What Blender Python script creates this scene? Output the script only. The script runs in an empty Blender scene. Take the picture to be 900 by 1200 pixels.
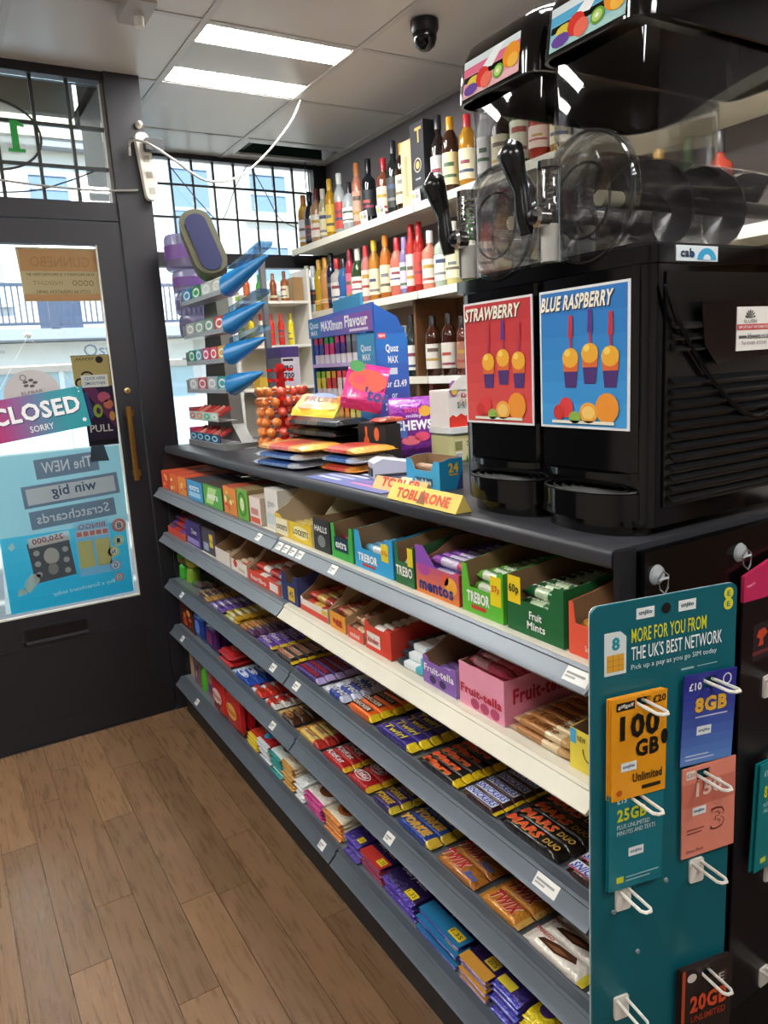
import bpy, bmesh, math, random
from mathutils import Matrix, Vector
random.seed(11)
D = bpy.data
S = bpy.context.scene
COL = S.collection
PI = math.pi
# ------------------------------------------------------------------ camera, sky, sun, exposure
cam = D.objects.new('camera', D.cameras.new('camera'))
COL.objects.link(cam)
RT = ((0.85367665, -0.14797062, 0.49934044), (-0.51775954, -0.1376201, 0.84438484), (-0.05622487, -0.9793699, -0.19409627))
cam.matrix_world = Matrix(((RT[0][0], -RT[0][1], -RT[0][2], 0), (RT[1][0], -RT[1][1], -RT[1][2], 0), (RT[2][0], -RT[2][1], -RT[2][2], 1.5), (0, 0, 0, 1)))
cam.data.sensor_fit = 'VERTICAL'
cam.data.sensor_height = 36.0
cam.data.lens = 877.4 / 1200 * 36
cam.data.clip_start = 0.02
S.camera = cam
S.view_settings.view_transform = 'Standard'
S.view_settings.look = 'None'
S.view_settings.gamma = 1.0
S.view_settings.use_curve_mapping = False
S.view_settings.exposure = 0.8
S.cycles.transparent_max_bounces = 32
world = D.worlds.new('sky')
S.world = world
world.use_nodes = True
wn = world.node_tree.nodes
bgn = wn['Background']
sky = wn.new('ShaderNodeTexSky')
sky.sky_type = 'NISHITA'
sky.sun_disc = False
sky.sun_elevation = math.radians(48)
sky.sun_rotation = math.radians(200)
world.node_tree.links.new(sky.outputs[0], bgn.inputs[0])
bgn.inputs[1].default_value = 0.30
sl = D.lights.new('sun', 'SUN')
sl.energy = 6.5
sl.angle = math.radians(1.0)
sl.color = (1.0, 0.95, 0.88)
sun = D.objects.new('sun', sl)
COL.objects.link(sun)
sun.rotation_euler = Vector((0.30, 0.72, -0.80)).to_track_quat('-Z', 'Y').to_euler()
LED = 38.0        # emission of the ceiling strips


# ------------------------------------------------------------------ materials
def lin(h):
    h = h.lstrip('#')
    r = [int(h[i:i + 2], 16) / 255 for i in (0, 2, 4)]
    return [c / 12.92 if c <= .04045 else ((c + .055) / 1.055) ** 2.4 for c in r] + [1.0]


MC = {}


def mt(col, rough=.5, kind='plain', metal=0.0):
    key = (col, rough, kind, metal)
    if key in MC:
        return MC[key]
    m = D.materials.new('%s_%s' % (kind, col.lstrip('#')))
    m.use_nodes = True
    nt = m.node_tree
    N, L = nt.nodes, nt.links
    b = N['Principled BSDF']
    c = lin(col)
    b.inputs['Base Color'].default_value = c
    b.inputs['Roughness'].default_value = rough
    b.inputs['Metallic'].default_value = metal
    m.diffuse_color = c

    def noise(scale, detail=3, coord='Object'):
        tc = N.new('ShaderNodeTexCoord')
        n = N.new('ShaderNodeTexNoise')
        n.inputs['Scale'].default_value = scale
        n.inputs['Detail'].default_value = detail
        L.new(tc.outputs[coord], n.inputs['Vector'])
        return n, tc

    def vary(n, amt):
        mx = N.new('ShaderNodeMix')
        mx.data_type = 'RGBA'
        mx.inputs[6].default_value = [x * (1 - amt) for x in c[:3]] + [1]
        mx.inputs[7].default_value = [min(1, x * (1 + amt)) for x in c[:3]] + [1]
        L.new(n.outputs['Fac'], mx.inputs[0])
        L.new(mx.outputs[2], b.inputs['Base Color'])

    def bump(n, st, dist):
        bp = N.new('ShaderNodeBump')
        bp.inputs['Strength'].default_value = st
        bp.inputs['Distance'].default_value = dist
        L.new(n.outputs['Fac'], bp.inputs['Height'])
        L.new(bp.outputs[0], b.inputs['Normal'])

    if kind == 'foil':
        n, _ = noise(75, 3)
        bump(n, .9, .006)
        n2, _ = noise(25)
        vary(n2, .18)
        b.inputs['Coat Weight'].default_value = .6
        b.inputs['Coat Roughness'].default_value = .12
        b.inputs['Metallic'].default_value = .15
    elif kind == 'card':
        n, _ = noise(30)
        vary(n, .08)
    elif kind == 'paint':
        n, _ = noise(6, 5)
        vary(n, .07)
        n2, _ = noise(120, 2)
        bump(n2, .15, .001)
    elif kind == 'metal':
        n, _ = noise(12, 4)
        vary(n, .10)
    elif kind == 'ceiling':
        n, _ = noise(2.0, 3)
        vary(n, .04)
        n2, _ = noise(5, 2)
        bump(n2, .25, .01)
    elif kind == 'wood':
        tc = N.new('ShaderNodeTexCoord')
        oi = N.new('ShaderNodeObjectInfo')
        mp = N.new('ShaderNodeMapping')
        mp.inputs['Scale'].default_value = (1, .07, 1)
        ad = N.new('ShaderNodeVectorMath')
        L.new(tc.outputs['Object'], ad.inputs[0])
        sc = N.new('ShaderNodeVectorMath')
        sc.operation = 'SCALE'
        sc.inputs[3].default_value = 9
        L.new(oi.outputs['Random'], sc.inputs[0])
        L.new(sc.outputs[0], ad.inputs[1])
        L.new(ad.outputs[0], mp.inputs['Vector'])
        n = N.new('ShaderNodeTexNoise')
        n.inputs['Scale'].default_value = 95
        n.inputs['Detail'].default_value = 7
        n.inputs['Distortion'].default_value = .5
        L.new(mp.outputs[0], n.inputs['Vector'])
        cr = N.new('ShaderNodeValToRGB')
        e = cr.color_ramp.elements
        e[0].position, e[1].position = .2, .85
        e[0].color = [x * .72 for x in c[:3]] + [1]
        e[1].color = [x * 1.24 for x in c[:3]] + [1]
        L.new(n.outputs['Fac'], cr.inputs[0])
        hs = N.new('ShaderNodeHueSaturation')
        mr = N.new('ShaderNodeMapRange')
        mr.inputs[3].default_value = .78
        mr.inputs[4].default_value = 1.15
        L.new(oi.outputs['Random'], mr.inputs[0])
        L.new(mr.outputs[0], hs.inputs['Value'])
        L.new(cr.outputs[0], hs.inputs['Color'])
        L.new(hs.outputs[0], b.inputs['Base Color'])
        bump(n, .35, .002)
        r2 = N.new('ShaderNodeMapRange')
        b.inputs['Specular IOR Level'].default_value = .65
        r2.inputs[3].default_value = rough - .08
        r2.inputs[4].default_value = rough + .12
        L.new(n.outputs['Fac'], r2.inputs[0])
        L.new(r2.outputs[0], b.inputs['Roughness'])
    elif kind == 'emit':
        b.inputs['Emission Color'].default_value = (1.0, .985, .95, 1)
        b.inputs['Emission Strength'].default_value = LED
    elif kind in ('glass', 'bottle', 'clear', 'film'):
        out = N['Material Output']
        tr = N.new('ShaderNodeBsdfTransparent')
        mx = N.new('ShaderNodeMixShader')
        L.new(tr.outputs[0], mx.inputs[1])
        L.new(b.outputs[0], mx.inputs[2])
        if kind == 'glass' or kind == 'clear':
            gl = N.new('ShaderNodeBsdfGlossy')
            gl.inputs['Roughness'].default_value = rough
            L.new(gl.outputs[0], mx.inputs[2])
            tr.inputs[0].default_value = c
            lw = N.new('ShaderNodeLayerWeight')
            lw.inputs[0].default_value = .35 if kind == 'clear' else .22
            mr = N.new('ShaderNodeMapRange')
            mr.inputs[3].default_value = .02 if kind == 'clear' else .05
            mr.inputs[4].default_value = .6 if kind == 'clear' else .85
            L.new(lw.outputs['Fresnel'], mr.inputs[0])
            L.new(mr.outputs[0], mx.inputs[0])
        else:
            tr.inputs[0].default_value = [x ** .6 for x in c[:3]] + [1]
            mx.inputs[0].default_value = .5 if kind == 'bottle' else .5
        L.new(mx.outputs[0], out.inputs[0])
    elif kind in ('paper', 'sheet'):
        tl = N.new('ShaderNodeBsdfTranslucent')
        tl.inputs[0].default_value = c
        mx = N.new('ShaderNodeMixShader')
        mx.inputs[0].default_value = .62 if kind == 'paper' else .88
        L.new(b.outputs[0], mx.inputs[1])
        L.new(tl.outputs[0], mx.inputs[2])
        L.new(mx.outputs[0], N['Material Output'].inputs[0])
    MC[key] = m
    return m


INK = lambda c: mt(c, .5)
FOIL = lambda c, r=.32: mt(c, r, 'foil')
CARD = lambda c: mt(c, .6, 'card')


# ------------------------------------------------------------------ mesh builder
class MB:
    def __init__(s):
        s.v, s.f, s.m, s.mats = [], [], [], []

    def mi(s, mat):
        if mat not in s.mats:
            s.mats.append(mat)
        return s.mats.index(mat)

    def add(s, vs, fs, mat):
        o = len(s.v)
        k = s.mi(mat)
        s.v += [tuple(p) for p in vs]
        for f in fs:
            s.f.append([o + i for i in f])
            s.m.append(k)
        return s

    def box(s, a, b, mat, M=None):
        x0, y0, z0 = a
        x1, y1, z1 = b
        vs = [(x, y, z) for x in (x0, x1) for y in (y0, y1) for z in (z0, z1)]
        if M is not None:
            vs = [M @ Vector(p) for p in vs]
        return s.add(vs, [(0, 1, 3, 2), (4, 6, 7, 5), (0, 4, 5, 1), (2, 3, 7, 6), (0, 2, 6, 4), (1, 5, 7, 3)], mat)

    def prism(s, poly, lo, hi, mat, axis='z', M=None, capmat=None):
        n = len(poly)
        f3 = {'z': lambda p, t: (p[0], p[1], t), 'y': lambda p, t: (p[0], t, p[1]), 'x': lambda p, t: (t, p[0], p[1])}[axis]
        vs = [f3(p, lo) for p in poly] + [f3(p, hi) for p in poly]
        if M is not None:
            vs = [M @ Vector(p) for p in vs]
        s.add(vs, [(i, (i + 1) % n, n + (i + 1) % n, n + i) for i in range(n)], mat)
        o = len(s.v) - 2 * n
        k = s.mi(capmat or mat)
        s.f += [[o + i for i in range(n)][::-1], [o + n + i for i in range(n)]]
        s.m += [k, k]
        return s

    def rbox(s, a, b, mat, r=.01, axis='z', seg=3, M=None):
        ax = {'z': (0, 1, 2), 'y': (0, 2, 1), 'x': (1, 2, 0)}[axis]
        p = rrect(a[ax[0]], a[ax[1]], b[ax[0]], b[ax[1]], r, seg)
        return s.prism(p, a[ax[2]], b[ax[2]], mat, axis, M)

    def lathe(s, prof, mat, seg=16, M=None, a0=0.0, a1=2 * PI):
        full = abs(a1 - a0 - 2 * PI) < 1e-6
        n = seg if full else seg + 1
        vs = []
        for r, z in prof:
            for i in range(n):
                a = a0 + (a1 - a0) * i / seg
                vs.append((r * math.cos(a), r * math.sin(a), z))
        fs = []
        for j in range(len(prof) - 1):
            for i in range(seg):
                k = (i + 1) % n
                fs.append((j * n + i, j * n + k, (j + 1) * n + k, (j + 1) * n + i))
        if full:
            if prof[0][0] > 1e-6:
                fs.append(tuple(range(n))[::-1])
            if prof[-1][0] > 1e-6:
                fs.append(tuple((len(prof) - 1) * n + i for i in range(n)))
        if M is not None:
            vs = [M @ Vector(p) for p in vs]
        return s.add(vs, fs, mat)

    def loft(s, secs, mat, caps=True, closed=True):
        n = len(secs[0])
        vs = [p for q in secs for p in q]
        fs = []
        for j in range(len(secs) - 1):
            for i in range(n if closed else n - 1):
                k = (i + 1) % n
                fs.append((j * n + i, j * n + k, (j + 1) * n + k, (j + 1) * n + i))
        if caps:
            fs.append(tuple(range(n))[::-1])
            fs.append(tuple((len(secs) - 1) * n + i for i in range(n)))
        return s.add(vs, fs, mat)

    def tube(s, pts, r, mat, seg=6, closed=False, ref=None):
        P = [Vector(p) for p in pts]
        n = len(P)
        secs = []
        up = Vector((0, 0, 1))
        for i in range(n):
            t = (P[(i + 1) % n] - P[i - 1]) if closed else (P[min(i + 1, n - 1)] - P[max(i - 1, 0)])
            t.normalize()
            rf = Vector(ref) if ref else (up if abs(t.z) < .95 else Vector((1, 0, 0)))
            a = t.cross(rf).normalized()
            b = t.cross(a)
            rr = r[i] if isinstance(r, (list, tuple)) else r
            secs.append([P[i] + a * rr * math.cos(2 * PI * k / seg) + b * rr * math.sin(2 * PI * k / seg) for k in range(seg)])
        if closed:
            secs.append(secs[0])
        return s.loft(secs, mat, caps=not closed)

    def sphere(s, c, r, mat, seg=10, rings=6, sc=(1, 1, 1)):
        prof = [(r * math.sin(PI * j / rings), -r * math.cos(PI * j / rings)) for j in range(rings + 1)]
        prof[0] = (1e-5, -r)
        prof[-1] = (1e-5, r)
        return s.lathe(prof, mat, seg, Matrix.Translation(c) @ Matrix.Diagonal((*sc, 1)))

    def mesh(s, name, smooth=True, ang=35, fix=True):
        me = D.meshes.new(name)
        me.from_pydata(s.v, [], s.f)
        for m in s.mats:
            me.materials.append(m)
        me.polygons.foreach_set('material_index', s.m)
        if fix:
            bm = bmesh.new()
            bm.from_mesh(me)
            bmesh.ops.recalc_face_normals(bm, faces=bm.faces[:])
            bm.to_mesh(me)
            bm.free()
        if smooth:
            me.shade_smooth()
            me.set_sharp_from_angle(angle=math.radians(ang))
        me.update()
        return me

    def build(s, name, parent=None, **k):
        return obj(name, s.mesh(name, **k), parent)


def rrect(x0, y0, x1, y1, r, seg=3):
    r = min(r, abs(x1 - x0) / 2 - 1e-5, abs(y1 - y0) / 2 - 1e-5)
    out = []
    for cx, cy, a in ((x1 - r, y1 - r, 0), (x0 + r, y1 - r, PI / 2), (x0 + r, y0 + r, PI), (x1 - r, y0 + r, 1.5 * PI)):
        for i in range(seg + 1):
            t = a + PI / 2 * i / seg
            out.append((cx + r * math.cos(t), cy + r * math.sin(t)))
    return out


def obj(name, me, parent=None, loc=None, rot=None):
    o = D.objects.new(name, me)
    COL.objects.link(o)
    if parent is not None:
        o.parent = parent
    if loc is not None:
        o.location = loc
    if rot is not None:
        o.rotation_euler = rot
    return o


def tag(o, label=None, cat=None, group=None, kind=None):
    if label:
        o['label'] = label
    if cat:
        o['category'] = cat
    if group:
        o['group'] = group
    if kind:
        o['kind'] = kind
    return o


def thing(name, label, cat, loc=(0, 0, 0), rz=0.0, group=None):
    return tag(obj(name, None, None, loc, (0, 0, rz)), label, cat, group)


def struct(o):
    o['kind'] = 'structure'
    return o


def dup(root, loc=None, rot=None, label=None, group=None):
    r = root.copy()
    COL.objects.link(r)
    if loc is not None:
        r.location = loc
    if rot is not None:
        r.rotation_euler = rot
    if label:
        r['label'] = label
    if group:
        r['group'] = group
    for ch in list(root.children):
        c = ch.copy()
        COL.objects.link(c)
        c.parent = r
        for g in list(ch.children):
            d = g.copy()
            COL.objects.link(d)
            d.parent = c
    return r


# ------------------------------------------------------------------ flat print (lettering, marks)
GC = {}


def glyphs(t, bold):
    k = (t, bold)
    if k not in GC:
        cu = D.curves.new('lettering', 'FONT')
        cu.body = t
        cu.resolution_u = 2
        cu.offset = bold * .7
        cu.space_character = 1 + bold * 1.6
        o = D.objects.new('lettering', cu)
        me = D.meshes.new_from_object(o)
        vs = [(v.co.x, v.co.y) for v in me.vertices]
        fs = [tuple(p.vertices) for p in me.polygons]
        D.objects.remove(o)
        D.meshes.remove(me)
        D.curves.remove(cu)
        if not vs:
            vs = [(0, 0)]
        x0, x1 = min(p[0] for p in vs), max(p[0] for p in vs)
        y0, y1 = min(p[1] for p in vs), max(p[1] for p in vs)
        w, h = max(x1 - x0, 1e-4), max(y1 - y0, 1e-4)
        GC[k] = ([((x - x0) / w, (y - y0) / h) for x, y in vs], fs, w / h)
    return GC[k]


class Pr:
    def __init__(s):
        s.p = []

    def poly(s, pts, col, layer=0):
        s.p.append((pts, [tuple(range(len(pts)))], col, layer))
        return s

    def rect(s, u0, v0, u1, v1, col, layer=0, rot=0):
        pts = [(u0, v0), (u1, v0), (u1, v1), (u0, v1)]
        if rot:
            cx, cy, c, q = (u0 + u1) / 2, (v0 + v1) / 2, math.cos(rot), math.sin(rot)
            pts = [(cx + (x - cx) * c - (y - cy) * q, cy + (x - cx) * q + (y - cy) * c) for x, y in pts]
        return s.poly(pts, col, layer)

    def ell(s, cx, cy, rx, ry, col, layer=0, n=16, a0=0, a1=2 * PI):
        return s.poly([(cx + rx * math.cos(a0 + (a1 - a0) * i / n), cy + ry * math.sin(a0 + (a1 - a0) * i / n)) for i in range(n + (0 if a1 - a0 > 6.28 else 1))], col, layer)

    def ring(s, cx, cy, rx, ry, w, col, layer=0, n=24, a0=0, a1=2 * PI):
        pts = []
        for i in range(n + 1):
            a = a0 + (a1 - a0) * i / n
            pts += [(cx + rx * math.cos(a), cy + ry * math.sin(a)), (cx + (rx - w) * math.cos(a), cy + (ry - w) * math.sin(a))]
        s.p.append((pts, [(2 * i, 2 * i + 2, 2 * i + 3, 2 * i + 1) for i in range(n)], col, layer))
        return s

    def text(s, t, u0, v0, u1, v1, col, layer=1, bold=.0, rot=0, mirror=False, keep=False, skew=0):
        vs, fs, ar = glyphs(t, bold)
        w, h = u1 - u0, v1 - v0
        if keep:
            ww = min(w, h * ar)
            u0 += (w - ww) / 2
            w = ww
        pts = [(u0 + w * ((1 - x) if mirror else x) + skew * h * (y - .5), v0 + h * y) for x, y in vs]
        if rot:
            cx, cy, c, q = u0 + w / 2, v0 + h / 2, math.cos(rot), math.sin(rot)
            pts = [(cx + (x - cx) * c - (y - cy) * q, cy + (x - cx) * q + (y - cy) * c) for x, y in pts]
        s.p.append((pts, fs, col, layer))
        return s

    def grad(s, u0, v0, u1, v1, c0, c1, n=8, layer=0, horiz=False):
        a = [int(c0[i:i + 2], 16) for i in (1, 3, 5)]
        b = [int(c1[i:i + 2], 16) for i in (1, 3, 5)]
        for i in range(n):
            c = '#%02x%02x%02x' % tuple(int(x + (y - x) * (i + .5) / n) for x, y in zip(a, b))
            if horiz:
                s.rect(u0 + (u1 - u0) * i / n, v0, u0 + (u1 - u0) * (i + 1) / n, v1, c, layer)
            else:
                s.rect(u0, v0 + (v1 - v0) * i / n, u1, v0 + (v1 - v0) * (i + 1) / n, c, layer)
        return s

    def mesh(s, O, u, v, eps=.0004, rough=.5, kind='plain'):
        O, u, v = Vector(O), Vector(u), Vector(v)
        n = u.cross(v).normalized()
        mb = MB()
        for pts, fs, col, layer in s.p:
            mb.add([O + u * a + v * b + n * eps * (1 + layer) for a, b in pts], fs, mt(col, rough, kind) if isinstance(col, str) else col)
        return mb.mesh('print', smooth=False, fix=False)

    def build(s, parent, O, u, v, name='print', **k):
        return obj(name, s.mesh(O, u, v, **k), parent)


UY, UX, UZ = (0, -1, 0), (1, 0, 0), (0, 0, 1)
BLK = mt('#0c0c0e', .22)
BLKM = mt('#121214', .5)
FRAME = mt('#1a1920', .5, 'paint')
STEEL = mt('#7d848b', .38, 'metal', .35)
DSTEEL = mt('#5c646d', .42, 'metal', .3)
CREAM = mt('#ddd8c6', .5, 'metal')
WHITE = mt('#e8e6e0', .5)
CHROME = mt('#d0d2d6', .12, 'plain', 1.0)
GLASS = mt('#f4fafa', .02, 'glass')
CLEAR = mt('#ffffff', .03, 'clear')
KRAFT = mt('#8f6f50', .8, 'card')
# ------------------------------------------------------------------ the room
ZC = 2.68
fl = struct(MB().box((-2.6, -2.6, -.06), (2.3, 3.30, -.004), mt('#3b2d20', .7)).box((.905, 3.30, -.06), (2.3, 4.40, -.004), mt('#3b2d20', .7)).build('floor', smooth=False))
PLANK = mt('#7d5f43', .27, 'wood')
PW = .105
plank_me = MB().box((.0009, 0, -.004), (PW - .0009, .9125, 0), PLANK).mesh('plank', smooth=False)
far_me = {}
for i in range(-20, 7):
    x = .095 + i * PW
    off = {0: 2.80, 1: 2.11, 2: 2.545, 3: 1.98, 4: 2.87, 5: 2.2, 6: 2.6}.get(i, 2.0 + random.random() * .9)
    y = off
    while y > -.6:
        y -= .914
    while y < 3.25:
        y1 = min(y + .913, 3.268)
        if y1 - y > .9:
            obj('plank', plank_me, fl, (x, y, 0))
        elif y1 > y + .01:
            obj('plank', MB().box((.0006, 0, -.004), (PW - .0006, y1 - y, 0), PLANK).mesh('plank', smooth=False), fl, (x, y, 0))
        y += .914

WALLG = mt('#7b7579', .75, 'paint')
struct(MB().box((2.25, -2.6, 0), (2.35, 4.40, 2.78), WALLG).build('wall_right', smooth=False))
struct(MB().box((-2.70, -2.7, 0), (-2.6, 3.36, 2.78), mt('#b9b3a8', .8, 'paint')).build('wall_left', smooth=False))
struct(MB().box((-2.70, -2.7, 0), (2.35, -2.6, 2.78), mt('#b9b3a8', .8, 'paint')).build('wall_rear', smooth=False))
struct(MB().box((-2.6, 3.28, 0), (-.26, 3.36, 2.78), mt('#34323a', .6, 'paint')).build('wall_front', smooth=False))
struct(MB().box((.87, 3.38, 0), (.905, 4.26, 3.05), mt('#2b2a31', .5, 'paint')).build('wall_lobby', smooth=False))
struct(MB().box((.905, 4.29, 0), (2.25, 4.38, .75), mt('#2b2a31', .5, 'paint')).build('wall_window', smooth=False))

ce = struct(MB().box((-2.70, -2.7, 2.80), (2.35, 3.36, 2.86), mt('#12241f', .8)).box((.87, 3.36, 2.80), (2.35, 4.40, 2.86), mt('#12241f', .8)).build('ceiling', smooth=False))
TILE = mt('#d6d2cc', .34, 'ceiling')
BAR = mt('#c9c7c2', .4)
xs = [-2.6, -2.0, -1.4, -.8, -.2, .4, 1.0, 1.6, 2.2, 2.25]
ys = [-2.6, -2.1, -1.5, -.9, -.3, .3, .9, 1.5, 2.1, 2.7, 3.3, 3.9, 4.28]
LIGHTS = [(6, 9), (6, 6), (3, 6), (3, 9), (6, 3), (3, 3)]
tile_me = MB().box((.004, .004, 0), (.596, .596, .012), TILE).mesh('ceiling_tile', smooth=False)
for i in range(len(xs) - 1):
    for j in range(len(ys) - 1):
        if j > 9 and i < 6 and not (j == 10 and False):
            continue
        if (i, j) in LIGHTS:
            continue
        x0, x1, y0, y1 = xs[i], xs[i + 1], ys[j], ys[j + 1]
        if j == 11 and i == 7:
            for a, b in (((1.604, 3.904), (2.196, 3.965)), ((1.604, 3.965), (1.65, 4.275)), ((1.65, 4.185), (2.196, 4.275))):
                MB().box((*a, ZC), (*b, ZC + .012), TILE).build('ceiling_tile', ce, smooth=False)
        elif x1 - x0 > .55 and y1 - y0 > .55:
            obj('ceiling_tile', tile_me, ce, (x0, y0, ZC))
        else:
            MB().box((x0 + .003, y0 + .003, ZC), (x1 - .003, y1 - .003, ZC + .012), TILE).build('ceiling_tile', ce, smooth=False)
for y0, y1 in ((3.3, 3.9), (3.9, 4.28)):
    MB().box((.908, y0 + .003, ZC), (.996, y1 - .003, ZC + .012), TILE).build('ceiling_tile', ce, smooth=False)
for x in xs[1:-1]:
    MB().box((x - .012, -2.59, ZC - .0035), (x + .012, 3.275 if x < .9 else 4.275, ZC + .001), BAR).build('grid_bar', ce, smooth=False)
for y in ys[1:-1]:
    MB().box((-2.59 if y < 3.25 else .92, y - .012, ZC - .003), (2.245, y + .012, ZC + .0015), BAR).build('grid_bar', ce, smooth=False)
MB().box((1.65, 4.0, 2.70), (1.70, 4.18, 2.79), mt('#0b2a22', .6)).box((1.65, 4.185, 2.695), (2.19, 4.2, 2.79), mt('#0d3328', .6)).build('ceiling_void_edge', ce, smooth=False)
nth = ['above the counter, the one in view', 'above the slush machine', 'over the middle of the aisle', 'by the door side of the aisle', 'over the far end of the counter run', 'at the rear of the shop']
for k, (i, j) in enumerate(LIGHTS):
    x0, y0 = xs[i], ys[j]
    t = thing('ceiling_light', 'square recessed ceiling light with two white strips ' + nth[k], 'light', (x0, y0, ZC))
    MB().box((.013, .013, .0), (.587, .587, .02), mt('#bdbab5', .3)).build('fitting', t, smooth=False)
    for yy in (.03, .43):
        MB().box((.02, yy, -.0008), (.58, yy + .14, .004), mt('#ffffff', .4, 'emit')).build('light_strip', t, smooth=False)

# --------------------------------------------- shop front: post, transom window, door, big window
YD = 3.28
struct(MB().box((.775, YD - .01, 0), (.912, YD + .09, ZC), FRAME).build('trim_1', smooth=False))
struct(MB().box((-.26, YD - .01, 0), (-.14, YD + .09, ZC), FRAME).build('trim_2', smooth=False))
t3 = struct(MB().box((-.14, YD, 2.125), (.775, YD + .08, 2.195), FRAME).box((-.14, YD, 2.645), (.775, YD + .08, ZC), FRAME).build('trim_3', smooth=False))
w2 = struct(MB().box((-.14, YD + .03, 2.195), (-.125, YD + .05, 2.645), FRAME).box((.762, YD + .02, 2.195), (.775, YD + .05, 2.645), mt('#8d8a85', .5)).build('window_2', smooth=False))
gx = [-.125, .0, .17, .345, .52, .645, .762]
gx = [-.125, .02, .20, .37, .51, .64, .762]
gz = [2.195, 2.325, 2.475, 2.645]
LEAD = mt('#1c1f1d', .5)
for a in gx[1:-1]:
    MB().box((a - .006, YD + .024, 2.195), (a + .006, YD + .046, 2.645), LEAD).build('glazing_bar', w2, smooth=False)
for a in gz[1:-1]:
    MB().box((-.125, YD + .022, a - .006), (.762, YD + .044, a + .006), LEAD).build('glazing_bar', w2, smooth=False)
for i in range(len(gx) - 1):
    for j in range(len(gz) - 1):
        MB().box((gx[i] + .007, YD + .033, gz[j] + .007), (gx[i + 1] - .007, YD + .037, gz[j + 1] - .007), GLASS).build('pane', w2, smooth=False)
# oval house number, seen from behind
hn = thing('house_number', 'green house number sixteen in a black oval on the glass above the door', 'number', (0, YD, 0))
p = Pr()
p.ring(.345, 2.42, .182, .13, .009, '#171a18', 0, 40)
p.text('6', .275, 2.362, .365, 2.475, '#12802c', 1, .08, mirror=True)
p.rect(.418, 2.372, .443, 2.475, '#12802c', 1).rect(.402, 2.362, .462, 2.374, '#12802c', 1).poly([(.443, 2.475), (.466, 2.462), (.466, 2.452), (.443, 2.456)], '#12802c', 1)
p.build(hn, (0, .018, 0), UX, UZ, 'oval_and_digits')
MB().add([(.345 + .174 * math.cos(a * PI / 16), .0285, 2.42 + .122 * math.sin(a * PI / 16)) for a in range(32)], [tuple(range(32))], mt('#dfe8e6', .3, 'film')).build('oval_film', hn, smooth=False)

d1 = thing('door_1', 'x', 'x')
del d1['label'], d1['category']
struct(d1)
db = MB()
DX0, DX1 = -.135, .770
db.box((DX0, YD, .003), (DX1, YD + .045, .10), FRAME)
db.box((DX0, YD, .10), (DX0 + .10, YD + .045, 2.12), FRAME)
db.box((DX1 - .095, YD, .10), (DX1, YD + .045, 2.12), FRAME)
db.box((DX0 + .10, YD, 2.03), (DX1 - .095, YD + .045, 2.12), FRAME)
db.box((DX0 + .10, YD, .43), (DX1 - .095, YD + .045, .565), FRAME)
db.build('door_leaf', d1, smooth=False)
MB().box((DX0 + .10, YD + .004, .10), (DX1 - .095, YD + .035, .426), FRAME).build('kick_panel', d1, smooth=False)
MB().box((DX0 + .10, YD + .018, .565), (DX1 - .095, YD + .024, 2.03), GLASS).build('pane', d1, smooth=False)
MB().box((DX1 - .10, YD + .003, .565), (DX1 - .095, YD + .017, 2.03), mt('#d8d4cc', .5)).box((DX0 + .1, YD + .003, .565), (DX1 - .1, YD + .017, .572), mt('#d8d4cc', .5)).build('glazing_bead', d1, smooth=False)
BRASS = mt('#8f6c33', .35, 'metal', .85)
h = MB().rbox((.700, YD - .052, 1.075), (.722, YD - .034, 1.385), BRASS, .004).box((.702, YD - .034, 1.09), (.732, YD - .001, 1.115), BRASS).box((.702, YD - .034, 1.345), (.732, YD - .001, 1.37), BRASS).build('door_handle', d1)
kh = MB().lathe([(.013, 0), (.013, .004), (.009, .006)], mt('#b79e62', .35, 'metal', .8), 16, Matrix.Translation((.725, YD, 1.449)) @ Matrix.Rotation(PI / 2, 4, 'X')).build('keyhole', d1)
Pr().rect(-.0018, -.008, .0018, .004, '#050505').ell(0, .004, .003, .003, '#050505').build(kh, (.725, YD - .0065, 1.449), UX, UZ, 'slot')
lb = MB().box((.20, YD - .012, .452), (.445, YD - .001, .462), mt('#3a3840', .4)).box((.20, YD - .012, .512), (.445, YD - .001, .522), mt('#1b1a20', .4)).box((.205, YD - .004, .462), (.44, YD - .001, .512), mt('#0e0d11', .35)).build('letterbox', d1, smooth=False)
MB().tube([(.20, YD - .012, .50), (.19, YD - .02, .47), (.20, YD - .012, .45)], .005, FRAME).build('letterbox_hinge', d1)

w1 = struct(MB().box((.905, 4.27, 2.09), (2.25, 4.34, 2.165), FRAME).box((.905, 4.27, 2.655), (2.25, 4.34, 2.70), FRAME).box((.905, 4.27, .75), (.95, 4.34, 2.66), FRAME).box((2.165, 4.26, .75), (2.25, 4.34, 2.68), mt('#101116', .5)).box((.905, 4.27, .75), (2.25, 4.34, .80), FRAME).build('window_1', smooth=False))
wx = [.95 + i * .1215 for i in range(11)]
wz = [2.165, 2.19, 2.355, 2.525, 2.655]
for a in wx[1:-1]:
    MB().box((a - .0055, 4.295, 2.165), (a + .0055, 4.312, 2.655), LEAD).build('glazing_bar', w1, smooth=False)
for a in wz[2:-1]:
    MB().box((.95, 4.293, a - .0055), (2.165, 4.31, a + .0055), LEAD).build('glazing_bar', w1, smooth=False)
wz = [2.165, 2.355, 2.525, 2.655]
for i in range(10):
    for j in range(3):
        MB().box((wx[i] + .006, 4.30, wz[j] + .006), (wx[i + 1] - .006, 4.305, wz[j + 1] - .006), GLASS).build('pane', w1, smooth=False)
for a, b in ((.95, 1.55), (1.56, 2.165)):
    MB().box((a, 4.30, .80), (b, 4.305, 2.09), GLASS).build('pane', w1, smooth=False)
MB().box((1.55, 4.285, .80), (1.56, 4.32, 2.09), FRAME).build('mullion', w1, smooth=False)

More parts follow.
